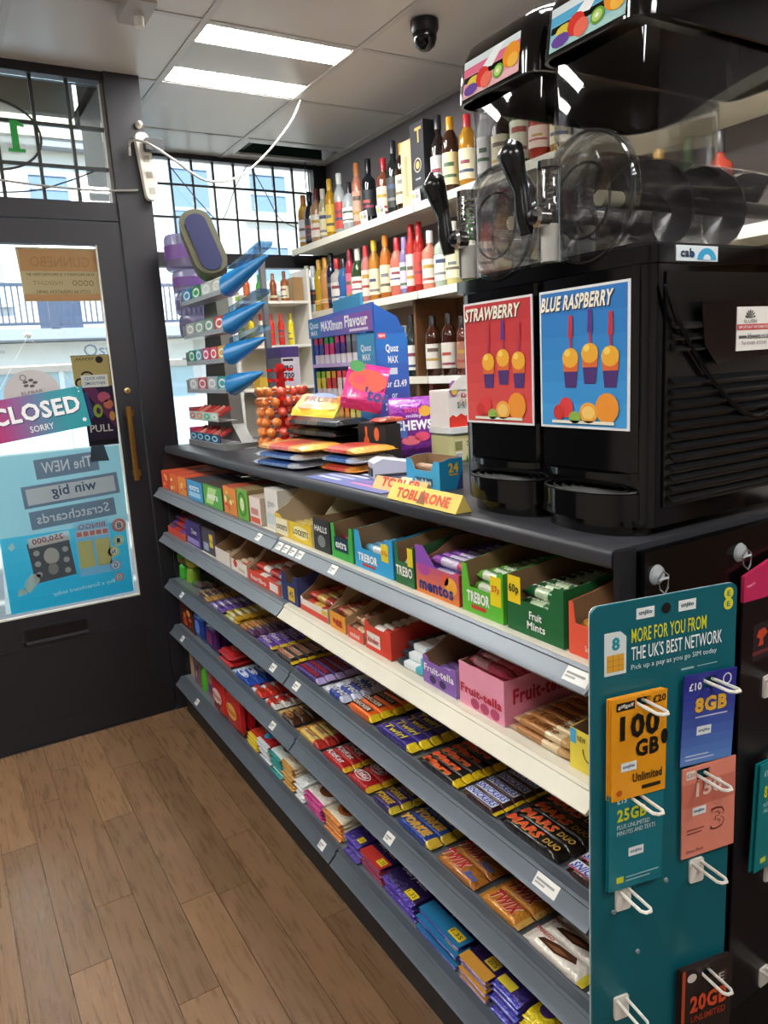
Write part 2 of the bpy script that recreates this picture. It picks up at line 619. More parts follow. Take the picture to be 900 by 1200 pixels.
# --------------------------------------------- street outside
struct(MB().box((-12, 3.37, -.2), (14, 10.9, -.08), mt('#8f8d88', .9, 'paint')).build('street', smooth=False))
struct(MB().box((-2.6, 3.36, 3.0), (.87, 4.40, 3.05), mt('#d9c488', .8)).box((-2.6, 4.36, 2.84), (.87, 4.42, 3.0), mt('#77746f', .8)).build('trim_4', smooth=False))
REN = mt('#dcdcd8', .85, 'paint')
SASH = mt('#9fb2c8', .5)
PANE = mt('#6f86a3', .15)
fb = thing('street_building', 'white rendered building with sash windows and a balcony across the street', 'building', (0, 11, 0))
MB().box((-9, 0, 2.02), (13, .5, 8.5), REN).box((-9, 0, -.1), (-1.2, .5, 2.02), REN).box((3.4, 0, -.1), (13, .5, 2.02), REN).build('wall', fb, smooth=False)
MB().box((-9, -.22, 4.42), (2.6, 0, 4.52), mt('#8f9296', .7)).box((-9, -.25, 4.52), (2.6, 0, 4.9), mt('#e6dfc9', .8)).build('cornice', fb, smooth=False)
for x0, x1, z0, z1 in ((1.45, 2.05, 3.75, 4.18), (3.30, 3.95, 3.2, 4.40), (4.45, 5.15, 3.75, 4.40), (4.42, 5.12, 2.75, 3.38), (.85, 1.05, 2.55, 3.3), (5.9, 6.6, 3.75, 4.4), (-.6, .1, 2.6, 3.4), (2.75, 3.0, 2.9, 3.3)):
    w = MB().box((x0, -.03, z0), (x1, -.001, z0 + .07), SASH).box((x0, -.03, z1 - .07), (x1, -.001, z1), SASH).box((x0, -.03, z0 + .07), (x0 + .07, -.001, z1 - .07), SASH).box((x1 - .07, -.03, z0 + .07), (x1, -.001, z1 - .07), SASH).box((x0 + .07, -.025, (z0 + z1) / 2 - .025), (x1 - .07, -.001, (z0 + z1) / 2 + .025), SASH).build('window', fb, smooth=False)
    MB().box((x0 + .07, -.012, z0 + .07), (x1 - .07, -.002, z1 - .07), PANE).build('pane', w, smooth=False)
    MB().box((x0 - .05, -.10, z0 - .07), (x1 + .05, -.001, z0 - .005), REN).build('sill', w, smooth=False)
IRON = mt('#3f4a60', .5)
MB().box((.4, -.75, 2.03), (5.4, -.001, 2.16), mt('#8b929c', .8)).build('balcony_slab', fb, smooth=False)
rl = MB().box((.4, -.74, 2.66), (3.4, -.70, 2.70), IRON).box((.4, -.74, 2.20), (3.4, -.70, 2.235), IRON).build('balcony_rail', fb, smooth=False)
bme = MB().box((-.009, -.73, 2.235), (.009, -.712, 2.66), IRON).mesh('baluster', smooth=False)
for i in range(44):
    obj('baluster', bme, rl, (.45 + i * .068, 0, 0))
for x in (.46, 1.5, 2.4):
    MB().box((x - .05, -.76, 2.16), (x + .05, -.66, 2.76), IRON).build('rail_post', rl, smooth=False)
MB().box((1.42, -.03, 2.16), (1.95, -.001, 3.2), mt('#42506a', .5)).build('balcony_door', fb, smooth=False)
sg = MB().box((-1.2, -.12, 1.74), (3.4, 0, 2.02), mt('#f2f2ee', .6)).build('shop_fascia', fb, smooth=False)
Pr().text('Osteria', 1.90, 1.82, 2.62, 1.98, '#8aa0b8', 0).build(sg, (0, -.121, 0), UX, UZ, 'lettering')
Pr().text('caffe', .55, 1.90, .95, 1.95, '#a9b6c4', 0).text('cucina', .55, 1.82, .80, 1.87, '#a9b6c4', 0).build(sg, (0, -.121, 0), UX, UZ, 'lettering')
MB().box((-1.2, -.10, 1.64), (3.4, -.02, 1.72), mt('#d8c9bd', .7)).build('fascia_ledge', fb, smooth=False)
for i in range(5):
    x = -1.2 + i * .92
    f = MB().box((x, -.04, -.1), (x + .06, .02, 1.64), mt('#e3e8ea', .6)).box((x + .06, -.04, .35), (x + .92, .02, .42), mt('#e3e8ea', .6)).build('shopfront_frame', fb, smooth=False)
    MB().box((x + .06, .0, .42), (x + .92, .01, 1.64), mt('#a9c6d2', .1)).box((x + .06, -.02, -.1), (x + .92, .01, .35), mt('#b5cdd5', .6)).build('shopfront_pane', f, smooth=False)
for k, (x, c, n) in enumerate(((1.06, '#2f5cc0', 'leftmost'), (1.42, '#2b55b4', 'second from the left'), (1.9, '#3460c4', 'rightmost'))):
    t = thing('pavement_table', 'cafe table with blue top across the street, %s of three' % n, 'table', (x, 8.2, -.08))
    MB().box((-.25, -.25, .70), (.25, .25, .74), mt(c, .5)).build('table_top', t, smooth=False)
    MB().box((-.03, -.03, .03), (.03, .03, .70), mt('#8a8f96', .5)).build('pedestal', t, smooth=False)
    MB().box((-.2, -.2, 0), (.2, .2, .03), mt('#8a8f96', .5)).build('base', t, smooth=False)

# --------------------------------------------- things on the door glass
YG = YD + .0165
def sheet(name, label, cat, pts, y, col, pr, depth=.0012, kind='paper', rough=.5):
    mb = MB()
    mb.prism(pts, y - depth, y, mt(col, rough, 'sheet' if kind == 'paper' else kind), 'y')
    o = tag(mb.build(name, smooth=False), label, cat)
    if pr:
        pr.build(o, (0, y - depth, 0), UX, UZ, rough=rough, kind=kind)
    return o

p = Pr().rect(.385, 1.93, .668, 2.01, '#bd9468').text('GUNNEBO', .42, 1.945, .64, 1.985, '#ad8558', 1, .01, mirror=True)
p.rect(.385, 1.818, .668, 1.842, '#bd9468', 0).text('THIS PROPERTY IS PROTECTED BY', .40, 1.912, .655, 1.922, '#5d4a35', 1, mirror=True)
for i in range(4):
    p.ring(.575 + i * .021, 1.885, .009, .011, .003, '#8a7355', 1, 14)
p.text('INSIGHT', .42, 1.877, .53, 1.893, '#a58f6c', 1, mirror=True).text('CCTV IN OPERATION 24HRS', .43, 1.845, .63, 1.857, '#5d4a35', 1, mirror=True)
sheet('security_notice', 'tan security notice card stuck at the top of the door glass', 'notice', [(.375, 2.018), (.682, 2.018), (.668, 1.815), (.385, 1.815)], YG, '#cfc0a4', p)
# lottery style poster, reversed
p = Pr()
p.grad(.165, .585, .652, .90, '#2fb2d8', '#58c4e2', 6).rect(.165, .90, .665, 1.225, '#a9d8e4')
SL = '#8796a8'
for t, u0, v0, u1, v1 in (('The NEW', .33, 1.125, .575, 1.205), ('win big', .27, 1.015, .645, 1.105), ('Scratchcards', .285, .925, .62, 1.0)):
    p.rect(u0, v0, u1, v1, SL, 1, .05)
    if t == 'win big':
        p.rect(u0 + .015, v0 + .012, u1 - .015, v1 - .012, '#e6eef0', 2, .05)
    p.text(t, u0 + (.11 if t == 'win big' else .025), v0 + .02, u1 - (.09 if t == 'win big' else .025), v1 - .014, '#55708c' if t == 'win big' else '#eef4f6', 3, .02, .05, mirror=True)
p.rect(.265, .70, .425, .87, '#6b6a6c', 1, .08).rect(.265, .85, .425, .89, '#e8e9e6', 2, .08).text('250,000', .28, .858, .40, .885, '#b0504a', 3, .02, .08, mirror=True)
for i in range(3):
    p.ell(.29, .73 + i * .045, .012, .012, '#c9cbc8', 2).ell(.40, .73 + i * .045, .012, .012, '#c9cbc8', 2)
p.ell(.345, .80, .03, .035, '#d8d9d4', 2).ell(.345, .745, .02, .025, '#a8a9a4', 2)
p.rect(.445, .69, .585, .92, '#9cd3e6', 1).rect(.45, .855, .58, .885, '#e7ebec', 2).rect(.45, .725, .51, .84, '#e2d48c', 2).rect(.52, .725, .58, .84, '#e2d48c', 2).text('BINGO', .46, .89, .57, .912, '#d5736a', 3, .02, mirror=True)
for i in range(5):
    p.rect(.452 + i * .026, .86, .472 + i * .026, .88, '#d98f80', 3)
for (cx, cz, r, c, t) in ((.625, .885, .03, '#e08a86', '8'), (.615, .82, .023, '#ddd8a8', 'I'), (.59, .775, .024, '#e4dca0', 'N'), (.592, .715, .028, '#8fc3de', 'G'), (.60, .66, .019, '#e0a0a0', 'O')):
    p.ell(cx, cz, r, r, c, 2, 20).ell(cx, cz, r * .6, r * .6, '#f2f3ee', 3, 16).text(t, cx - r * .3, cz - r * .4, cx + r * .3, cz + r * .4, '#4c5560', 4, .02, mirror=True)
p.text('Buy a Scratchcard today', .33, .63, .58, .652, '#e9f6f8', 2, .01, .04, mirror=True)
p.poly([(.245, .66), (.285, .70), (.295, .73), (.26, .74), (.235, .71), (.225, .68)], '#d3dccb', 2).poly([(.20, .655), (.235, .66), (.23, .685), (.205, .68)], '#d3dccb', 2).poly([(.19, .86), (.21, .88), (.215, .855), (.2, .845)], '#d3e2da', 2)
sheet('scratchcard_poster', 'pale blue scratchcard poster seen from behind on the lower door glass', 'poster', [(.145, .59), (.20, 1.232), (.672, 1.232), (.655, .585)], YG, '#e6f2f4', p, rough=.35)
for c, (x, z) in enumerate(((.545, 1.232),)):
    sheet('tape_strip', 'small grey tape square holding up the scratchcard poster', 'tape', [(x, 1.17), (x + .075, 1.165), (x + .06, 1.235), (x + .01, 1.235)], YG - .002, '#7d8b93', None)
# pull sticker
p = Pr().rect(.522, 1.475, .668, 1.60, '#c9b775').rect(.55, 1.472, .655, 1.522, '#eef2f2', 2)
p.text('CLICK HERE', .563, 1.502, .645, 1.514, '#2f6f96', 3, .01).text('SMOOTHER', .563, 1.482, .645, 1.494, '#2f6f96', 3, .01).ell(.63, 1.582, .015, .014, '#26241f', 1).ring(.545, 1.49, .02, .022, .008, '#26241f', 1).ring(.575, 1.52, .024, .018, .007, '#26241f', 1)
for i in range(6):
    p.poly([(.53 + i * .012, 1.575), (.545 + i * .012, 1.592), (.55 + i * .012, 1.590)], '#4b4a35', 1)
p.rect(.548, 1.235, .668, 1.472, '#2b1d3d').poly([(.55, 1.47), (.60, 1.47), (.665, 1.37), (.665, 1.30), (.645, 1.33)], '#70315f', 1).ell(.63, 1.43, .026, .022, '#c9607a', 2, 9).ell(.645, 1.40, .02, .02, '#d97a5c', 2, 9).ell(.60, 1.375, .019, .028, '#9bb83f', 2, 10).ell(.602, 1.375, .009, .014, '#4e2f55', 3, 10).poly([(.552, 1.45), (.565, 1.46), (.585, 1.36), (.57, 1.34)], '#3e4b8c', 2).ell(.655, 1.35, .012, .02, '#e0a04a', 2, 9)
p.text('PULL', .560, 1.288, .650, 1.318, '#f0ece8', 3, .02).rect(.555, 1.237, .665, 1.255, '#15131a', 2)
sheet('pull_sticker', 'dark pull sticker with a gold top beside the brass handle', 'sticker', [(.521, 1.602), (.672, 1.602), (.668, 1.232), (.548, 1.232), (.548, 1.472), (.527, 1.472)], YG - .001, '#2b1d3d', p)
# closed sign, hung by a cord from a suction hook
cs = thing('closed_sign', 'pink and teal closed sign hanging on a cord from the door glass', 'sign', (.37, YD + .001, 1.40), 0)
rot = .12
c_, s_ = math.cos(rot), math.sin(rot)
def R2(pts):
    return [(x * c_ - z * s_, x * s_ + z * c_) for x, z in pts]
outl = [(-.20, -.105), (.185, -.105), (.185, .06), (.105, .06)] + [(.105 * math.cos(a * PI / 12) + 0, .06 + .095 * math.sin(a * PI / 12)) for a in range(1, 12)] + [(-.105, .06), (-.20, .06)]
MB().prism(R2(outl), .008, .0105, mt('#2b8796', .4), 'y').build('board', cs, smooth=False)
p = Pr()
cols = ['#b0286a', '#ac306f', '#a83a78', '#9f4680', '#95538a', '#895d90', '#7c6796', '#6e7099', '#5f7a9c', '#50819c', '#41889c', '#368c9c', '#2c8f9c', '#28909b', '#24919b', '#22919a']
for i in range(16):
    p.poly(R2([(-.20 + i * .0240625, -.105), (-.20 + (i + 1) * .0240625, -.105), (-.20 + (i + 1) * .0240625, .06), (-.20 + i * .0240625, .06)]), cols[i])
p.poly(R2([(.105 * math.cos(a * PI / 12), .06 + .095 * math.sin(a * PI / 12)) for a in range(0, 13)]), '#b5b1b2')
q = Pr().text('CLOSED', -.165, -.045, .165, .025, '#2d3f63', 1, .06).text('CLOSED', -.168, -.041, .162, .029, '#eceef0', 2, .05).text('SORRY', -.045, -.087, .045, -.062, '#e6e9ea', 2, .01).text('ELFBAR', -.04, .062, .04, .074, '#4a4a50', 2).ring(-.02, .128, .012, .012, .003, '#4a4a50', 1, 12)
for k in range(5):
    q.ell(.012 * math.cos(k * 1.25) * 1.6, .103 + .012 * math.sin(k * 1.25), .010, .006, '#4a4a50', 1, 8)
q.ell(.165, -.075, .008, .008, '#d8dde0', 2, 10).ell(.17, .04, .003, .003, '#e6e9ea', 2, 8)
for pts, fs, c, l in q.p:
    p.p.append((R2(pts), fs, c, l))
p.build(cs, (0, .008, 0), UX, UZ)
for x in (-.15, .17):
    e = R2([(x, .05)])[0]
    MB().tube([(.005, .004, .285), (e[0], .006, e[1])], .0012, mt('#d9dde0', .5)).build('cord', cs)
MB().lathe([(.015, 0), (.013, .006), (.004, .01), (.004, .018), (1e-4, .019)], mt('#eef0f0', .2), 14, Matrix.Translation((.005, .016, .29)) @ Matrix.Rotation(PI / 2, 4, 'X')).build('suction_hook', cs)

# extension lead on the post and trailing cables
ex = thing('extension_lead', 'off-white multi-socket extension lead hung on the door post', 'socket', (.90, YD - .012, 2.33))
M = Matrix.Rotation(-.09, 4, 'Y')
MB().rbox((-.026, -.035, -.125), (.026, -.001, .13), mt('#cfc9bd', .45), .02, 'y', M=M).build('body', ex)
for z in (-.09, -.03, .03):
    MB().box((-.012, -.037, z - .012), (.012, -.0352, z + .012), mt('#9a948a', .5), M).build('socket_face', ex, smooth=False)
MB().rbox((-.010, -.075, .055), (.062, -.037, .10), mt('#1e2028', .4), .006, 'y').build('plug_adapter', ex)
MB().lathe([(.014, 0), (.012, .02), (.004, .03)], mt('#b9b3a8', .4), 10, Matrix.Translation((-.01, -.001, .165)) @ Matrix.Rotation(PI / 2, 4, 'X')).build('hook', ex)
def cable(name, label, pts, r, col):
    P = [Vector(q) for q in pts]
    out = []
    for i in range(len(P) - 1):
        p0, p1, p2, p3 = P[max(i - 1, 0)], P[i], P[i + 1], P[min(i + 2, len(P) - 1)]
        for k in range(6):
            t = k / 6
            out.append(.5 * ((2 * p1) + (p2 - p0) * t + (2 * p0 - 5 * p1 + 4 * p2 - p3) * t * t + (-p0 + 3 * p1 - 3 * p2 + p3) * t ** 3))
    out.append(P[-1])
    return tag(MB().tube(out, r, mt(col, .5)).build(name), label, 'cable')
cable('power_cable', 'pale cable drooping from the extension lead up to the ceiling light', [(.838, YD - .035, 2.37), (.842, 3.23, 2.42), (.885, 3.160, 2.40), (.985, 3.165, 2.35), (1.14, 3.25, 2.30), (1.28, 3.26, 2.32), (1.42, 3.26, 2.42), (1.56, 3.26, 2.57), (1.62, 3.26, 2.672)], .005, '#a39f96')
cable('power_cable', 'pale cable running across the glass above the door', [(.858, YD - .02, 2.245), (.80, YD - .02, 2.24), (.70, YD - .015, 2.235), (.5, YD - .015, 2.24), (.3, YD - .015, 2.255), (.0, YD - .015, 2.28)], .004, '#8f8d86')
for k, (pts, lab) in enumerate((([(1.30, 4.24, 2.60), (1.45, 4.24, 2.42), (1.56, 4.24, 2.34), (1.66, 4.24, 2.52), (1.74, 4.24, 2.64)], 'thin dark wire looping over the left panes of the big window'), ([(1.76, 4.24, 2.64), (1.84, 4.24, 2.50), (1.92, 4.24, 2.36), (2.05, 4.24, 2.31), (2.15, 4.24, 2.30)], 'thin dark wire sagging over the right panes of the big window'), ([(2.10, 4.22, 2.70), (2.08, 4.2, 2.58), (2.09, 4.2, 2.45), (2.12, 4.2, 2.30)], 'black wire hanging from the open ceiling void'), ([(.0, 3.33, 2.22), (.2, 3.33, 2.215), (.45, 3.33, 2.23), (.6, 3.33, 2.275), (.75, 3.33, 2.34)], 'thin string of dead fairy lights behind the door transom glass'))):
    cable('wire', lab, pts, .0028, '#3d4147')

# --------------------------------------------- ceiling fittings
e = thing('emergency_light', 'small grey emergency light box on the ceiling above the door', 'light', (.76, 2.66, ZC))
MB().rbox((-.045, -.09, -.035), (.045, .09, -.004), mt('#a9a49c', .4), .01).build('housing', e)
MB().lathe([(.016, 0), (.016, .03), (.010, .036)], mt('#efece6', .3), 12, Matrix.Translation((.01, .02, -.066))).build('lens', e)
e = thing('security_camera', 'black dome security camera on the ceiling', 'camera', (1.70, 2.40, ZC))
MB().lathe([(.05, -.004), (.05, -.03), (.044, -.042)], mt('#141416', .35), 20).build('mount', e)
MB().lathe([(.043, -.042), (.042, -.062), (.034, -.083), (.018, -.096), (1e-4, -.10)], mt('#0a0a0c', .1), 20).build('dome', e)
MB().lathe([(.012, 0), (.012, .006), (.004, .008)], mt('#2c2c30', .2), 12, Matrix.Translation((-.022, -.028, -.07)) @ Matrix.Rotation(1.1, 4, Vector((-.5, .5, 0)))).build('lens', e)
# ------------------------------------------------------------------ the shelf unit and the counter
su = thing('shelf_unit', 'long grey metal confectionery shelf unit with five shelves under the counter', 'shelf unit')
Y0, Y1, YJ = .745, 3.225, 1.937
LV = [(1, .999, 1.0335), (2, .802, .8365), (3, .592, .6265), (4, .380, .4145), (5, .135, .1695)]
MB().box((1.20, Y0, .02), (1.215, Y1, 1.176), mt('#6b6f73', .5, 'metal')).build('back_panel', su, smooth=False)
MB().box((.806, Y0, 0), (.82, Y1, .128), mt('#17171a', .5)).box((.82, Y0, 0), (1.20, Y1, .02), mt('#17171a', .5)).build('kick_plate', su, smooth=False)
for y in (Y1 - .002, ):
    MB().box((.825, y, .02), (1.20, y + .012, 1.176), mt('#1d1d20', .5)).build('end_panel', su, smooth=False)
MB().box((.826, Y0 - .012, 1.10), (.862, Y0 - .001, 1.212), mt('#1a1b1f', .35)).build('corner_bracket', su, smooth=False)
for n, z0, zs in LV:
    yj = 1.71 if n == 5 else YJ
    sh = MB().box((.80, Y0, zs - .012), (1.20, Y1, zs), CREAM if n < 3 else STEEL).build('shelf', su, smooth=False)
    for a, b, m, rim in ((yj + .004, Y1, STEEL if n < 3 else DSTEEL, STEEL if n < 3 else DSTEEL), (Y0, yj - .004, {1: STEEL, 2: CREAM}.get(n, DSTEEL), CREAM if n < 3 else DSTEEL)):
        pf = [(.769, z0), (.7665, z0 + .004), (.7700, z0 + .0065), (.7745, z0 + .0105), (.7905, z0 + .0265), (.7890, z0 + .0300), (.7935, z0 + .0345), (.801, z0 + .0345), (.801, z0 + .018), (.775, z0)]
        MB().prism(pf, a, b, m, 'y').build('ticket_edge', sh, ang=20)
        MB().box((.7945, a, zs), (.812, b, zs + .0012), rim).build('shelf_rim', sh, smooth=False)
    for y in {1: [2.06, 1.905, 1.86, 1.815, 1.77, 1.58, .775], 2: [], 3: [3.0, 2.04, 1.87, .85], 4: [3.07, 2.09, 1.385], 5: [2.95, 1.78]}[n]:
        w = .034 if n != 1 or y > 1 else .05
        if n == 3 and y < 1:
            w = .055
        lm = MB().add([(.7735, y + w / 2, z0 + .0095), (.7730, y - w / 2, z0 + .0095), (.7895, y - w / 2, z0 + .0268), (.7895, y + w / 2, z0 + .0268)], [(0, 1, 2, 3)], mt('#e9e8e3', .5))
        lm.box((.7735, y - w / 2, z0 + .0085), (.7745, y + w / 2, z0 + .0105), mt('#e9e8e3', .5))
        pl = lm.build('price_label', sh, smooth=False, fix=False)
        Pr().rect(.004, .012, w - .008, .016, '#8f8f8c').rect(.004, .006, w * .5, .010, '#a5a5a2').build(pl, (.7725, y + w / 2, z0 + .0098), UY, (.7, 0, .714), eps=.0006)
ct = thing('shop_counter', 'long dark grey counter top above the sweet shelves', 'counter')
MB().rbox((.83, .752, 1.18), (1.36, 3.20, 1.21), mt('#34353a', .42, 'metal'), .008, 'y').build('worktop', ct)
MB().box((1.22, .76, 0), (1.34, 3.19, 1.178), mt('#2a2a2e', .6)).build('support', ct, smooth=False)


# ------------------------------------------------------------------ packets
def bar_me(L, W, H, zones, kind='foil', sq=.5, cr=.009, crimp=None, rough=.32, n=12, sag=0.0):
    """flow-wrapped packet along local Y; zones = [(upto, colour)] counted from the +Y end"""
    mb = MB()
    lim = [0.0] + [z[0] for z in zones]

    def sec(s, w, h, zc):
        out = []
        for k in range(n):
            a = 2 * PI * k / n + PI / n
            c, q = math.cos(a), math.sin(a)
            out.append((math.copysign(abs(c) ** sq, c) * w / 2, L / 2 - s * L, zc + math.copysign(abs(q) ** sq, q) * h / 2))
        return out
    e = cr / L
    st = [(0, W * .99, .0012, H * .45), (e, W * .97, .0016, H * .45), (e + min(.012 / L, .06), W, H * .86, H * .5), (e + min(.03 / L, .14), W, H, H * .5)]
    st = st + [(1 - s, w, h, z) for s, w, h, z in st[::-1]]
    ss = sorted(set([round(s[0], 5) for s in st] + [round(x, 5) for x in lim[1:-1]]))

    def at(s):
        for i in range(len(st) - 1):
            if st[i][0] - 1e-6 <= s <= st[i + 1][0] + 1e-6:
                d = st[i + 1][0] - st[i][0]
                t = 0 if d < 1e-9 else (s - st[i][0]) / d
                return [st[i][j] + (st[i + 1][j] - st[i][j]) * t for j in (1, 2, 3)]
    secs = [sec(s, *at(s)) for s in ss]
    for i in range(len(ss) - 1):
        mid = (ss[i] + ss[i + 1]) / 2
        col = next(z[1] for z in zones if mid <= z[0] + 1e-6)
        if crimp and (mid < e or mid > 1 - e):
            col = crimp
        mb.loft([secs[i], secs[i + 1]], mt(col, rough, kind), caps=False)
    o = len(mb.v)
    mb.add(secs[0], [tuple(range(n))[::-1]], mt(crimp or zones[0][1], rough, kind))
    mb.add(secs[-1], [tuple(range(n))], mt(crimp or zones[-1][1], rough, kind))
    me = mb.mesh('packet', ang=50, fix=False)
    bm = bmesh.new()
    bm.from_mesh(me)
    bmesh.ops.remove_doubles(bm, verts=bm.verts[:], dist=1e-6)
    bmesh.ops.recalc_face_normals(bm, faces=bm.faces[:])
    bm.to_mesh(me)
    bm.free()
    return me


ORD = ['first', 'second', 'third', 'fourth', 'fifth', 'sixth', 'seventh', 'eighth', 'ninth', 'tenth', 'eleventh', 'twelfth']


def pkt(name, label, cat, me, prm, locs, group=None):
    """the same packet at every (loc, rot); prm = print mesh or None"""
    zz = sorted(set(round(l[0][2], 3) for l in locs), reverse=True)
    for k, (loc, rot) in enumerate(locs):
        row = sorted([l[0] for l in locs if abs(l[0][2] - loc[2]) < .0015], key=lambda q: q[0])
        i = row.index(loc)
        lay = next(j for j, z in enumerate(zz) if abs(z - round(loc[2], 3)) < .0012)
        suf = []
        if len(row) > 1:
            suf.append('frontmost' if i == 0 else 'rearmost' if i == len(row) - 1 else ORD[i] + ' from front')
        if len(zz) > 1:
            suf.append('top layer' if lay == 0 else 'bottom layer' if lay == len(zz) - 1 else ORD[lay] + ' layer down')
        lab = label
        if suf:
            tail = ', ' + ', '.join(suf)
            while len((lab + tail).split()) > 16:
                lab = lab.rsplit(' on ', 1)[0] if ' on ' in lab else ' '.join(lab.split()[:-1])
            lab += tail
        o = tag(obj(name, me, None, loc, rot), lab, cat, group if len(locs) > 1 else None)
        if prm:
            obj('print', prm, o)


def barprint(pr, L, W, H):
    return pr.mesh((-W / 2, L / 2, H - .0002), UY, UX, rough=.4) if pr else None


def facing(level, ya, yb, name, label, group, zones, pr, W=.036, H=.02, deep=4, lay=1, crimp=None, x0=.813, gap=.002, jit=.003, cat='chocolate bar', tilt=0.0, kind='foil', rough=.32, sq=.5, dz=0.0):
    if len(zones) == 2 and zones[0][0] >= .75:
        zones = [(1 - (1 - zones[0][0]) * .62, zones[0][1]), zones[1]]
    deep = int(deep / .72 + .99)
    W, H = W * .72, H * .88
    L = ya - yb - .006
    zs = LV[level - 1][2] + .0015 + dz
    me = bar_me(L, W, H, zones, kind, sq, crimp=crimp, rough=rough)
    p = barprint(pr(L, W) if pr else None, L, W, H)
    locs = []
    for l in range(lay):
        for i in range(deep):
            x = x0 + W / 2 + i * (W + gap) + (l % 2) * .004
            if x + W / 2 > 1.19:
                continue
            locs.append(((x, (ya + yb) / 2 + random.uniform(-jit, jit), zs + l * (H + .0008)), (0, random.uniform(-.03, .03) if lay == 1 else 0, 0)))
    pkt(name, label, cat, me, p, locs, group)


def T(txt, col, sh=None, a=.12, b=.88, c=.22, d=.78, bold=.04, extra=None, skew=.15):
    def f(L, W):
        p = Pr()
        if extra:
            extra(p, L, W)
        if sh:
            p.text(txt, a * L + .001, c * W - .001, b * L + .001, d * W - .001, sh, 2, bold + .02, skew=skew)
        return p.text(txt, a * L, c * W, b * L, d * W, col, 3, bold, skew=skew)
    return f


def yend(col='#f2cf1c', w=.16):
    return lambda p, L, W: p.rect(L * (1 - w - .04), W * .12, L * .95, W * .88, col, 1).rect(L * (1 - w), W * .35, L * .93, W * .6, '#2a2a2a', 2)


CB = 'chocolate_bar'
# third shelf, nearest first
facing(3, .838, .742, CB, 'maroon nut bar with white and blue lettering at the near end of third shelf', 'maroon double nut bars', [(1, '#3b1a1c')], T('SNICKERS', '#2a55c8', '#f2f2f0', .06, .94, .18, .8, extra=lambda p, L, W: p.rect(L * .02, W * .1, L * .97, W * .9, '#efeef0', 1).rect(L * .02, W * .1, L * .97, W * .2, '#c8203a', 2)), W=.042, deep=4)
facing(3, 1.012, .848, CB, 'long black double chocolate bar with red lettering on third shelf', 'long black double bars', [(1, '#17110f')], T('MARS', '#e2502f', '#f0c070', .10, .62, .16, .84, extra=lambda p, L, W: p.text('DUO', L * .68, W * .25, L * .92, W * .7, '#c9a24a', 2, .03)), W=.044, H=.024, deep=5)
facing(3, 1.130, 1.020, CB, 'brown nut bar with blue and white panel and yellow corner on third shelf', 'single nut bars', [(.86, '#3a1b1f'), (1, '#e8c81e')], T('SNICKERS', '#2450bf', '#eceef2', .07, .85, .2, .8, extra=lambda p, L, W: p.rect(L * .05, W * .14, L * .87, W * .86, '#e6e8f0', 1)), W=.036, deep=6)
facing(3, 1.294, 1.140, CB, 'black chocolate bar with orange-red script and yellow end on third shelf', 'black bars with yellow ends', [(.80, '#1d1311'), (1, '#efcb20')], T('Mars', '#e2532e', '#f3b06a', .12, .74, .14, .86, .05), W=.034, deep=6)
facing(3, 1.478, 1.308, CB, 'purple flaky chocolate bar with yellow lettering and yellow end on third shelf', 'purple bars with yellow ends', [(.78, '#3a2a86'), (1, '#efd12a')], T('Twirl', '#e8d24c', '#241a5e', .2, .7, .16, .84, .03), W=.04, H=.026, deep=5)
facing(3, 1.622, 1.488, CB, 'bright orange chocolate bar with dark lettering band and yellow end on third shelf', 'orange bars', [(.80, '#ef6a1c'), (1, '#f3d223')], T('DECKER', '#f3ead8', None, .14, .72, .3, .68, .05, extra=lambda p, L, W: p.rect(L * .10, W * .2, L * .76, W * .78, '#4a2417', 1)), W=.045, H=.03, deep=5)
facing(3, 1.768, 1.632, CB, 'white and navy blue chocolate bar beside the orange bars on third shelf', 'white and navy bars', [(.35, '#dfe3f0'), (.8, '#2a3f9c'), (1, '#cfd6ee')], T('oreo', '#e9ecf6', '#1a2a70', .28, .85, .18, .82, .04), W=.042, H=.022, deep=5)
facing(3, 1.952, 1.778, CB, 'purple chocolate bar with maroon centre panel on third shelf', 'purple bars with maroon panels', [(.12, '#6f52b8'), (.85, '#40287e'), (1, '#b9a7dd')], T('WISPA', '#c9404c', None, .14, .8, .2, .8, .03, extra=lambda p, L, W: p.rect(L * .1, W * .15, L * .84, W * .85, '#5c2147', 1)), W=.04, H=.022, deep=5)
facing(3, 2.104, 1.962, CB, 'dark bar with cream and red panel and yellow end on third shelf', 'dark bars with cream panels', [(.85, '#2a1a18'), (1, '#e9c928')], T('Boost', '#b8352c', None, .14, .76, .2, .8, .03, extra=lambda p, L, W: p.rect(L * .08, W * .2, L * .8, W * .85, '#d9c3a0', 1)), W=.038, deep=5)
facing(3, 2.252, 2.112, CB, 'light purple chocolate bar with yellow end beside the shelf joint on third shelf', 'light purple bars', [(.84, '#6c4aa6'), (1, '#e6c733')], T('Flake', '#e9d9f0', None, .15, .75, .2, .8, .02, extra=lambda p, L, W: p.rect(L * .1, W * .3, L * .8, W * .8, '#4e2c72', 1)), W=.04, deep=5)
facing(3, 2.415, 2.262, CB, 'orange-brown speckled bar on third shelf', 'orange-brown bars', [(.5, '#b97332'), (1, '#5b3a5e')], T('Fudge', '#f0d9a0', None, .15, .75, .2, .8, .02), W=.036, deep=5)
facing(3, 2.565, 2.425, CB, 'pale yellow and gold twist bar on third shelf', 'yellow and gold bars', [(.4, '#d8c95a'), (.7, '#e8e2b8'), (1, '#c9a02a')], T('Chomp', '#7a4a20', None, .15, .75, .2, .8, .02), W=.036, deep=5, lay=2, H=.014)
facing(3, 2.735, 2.575, CB, 'white and violet striped bar on third shelf', 'white and violet bars', [(.3, '#8a6fc0'), (.6, '#d8cfe8'), (1, '#6a4c9c')], T('Freddo', '#3a2070', None, .15, .8, .2, .8, .02), W=.034, deep=5)
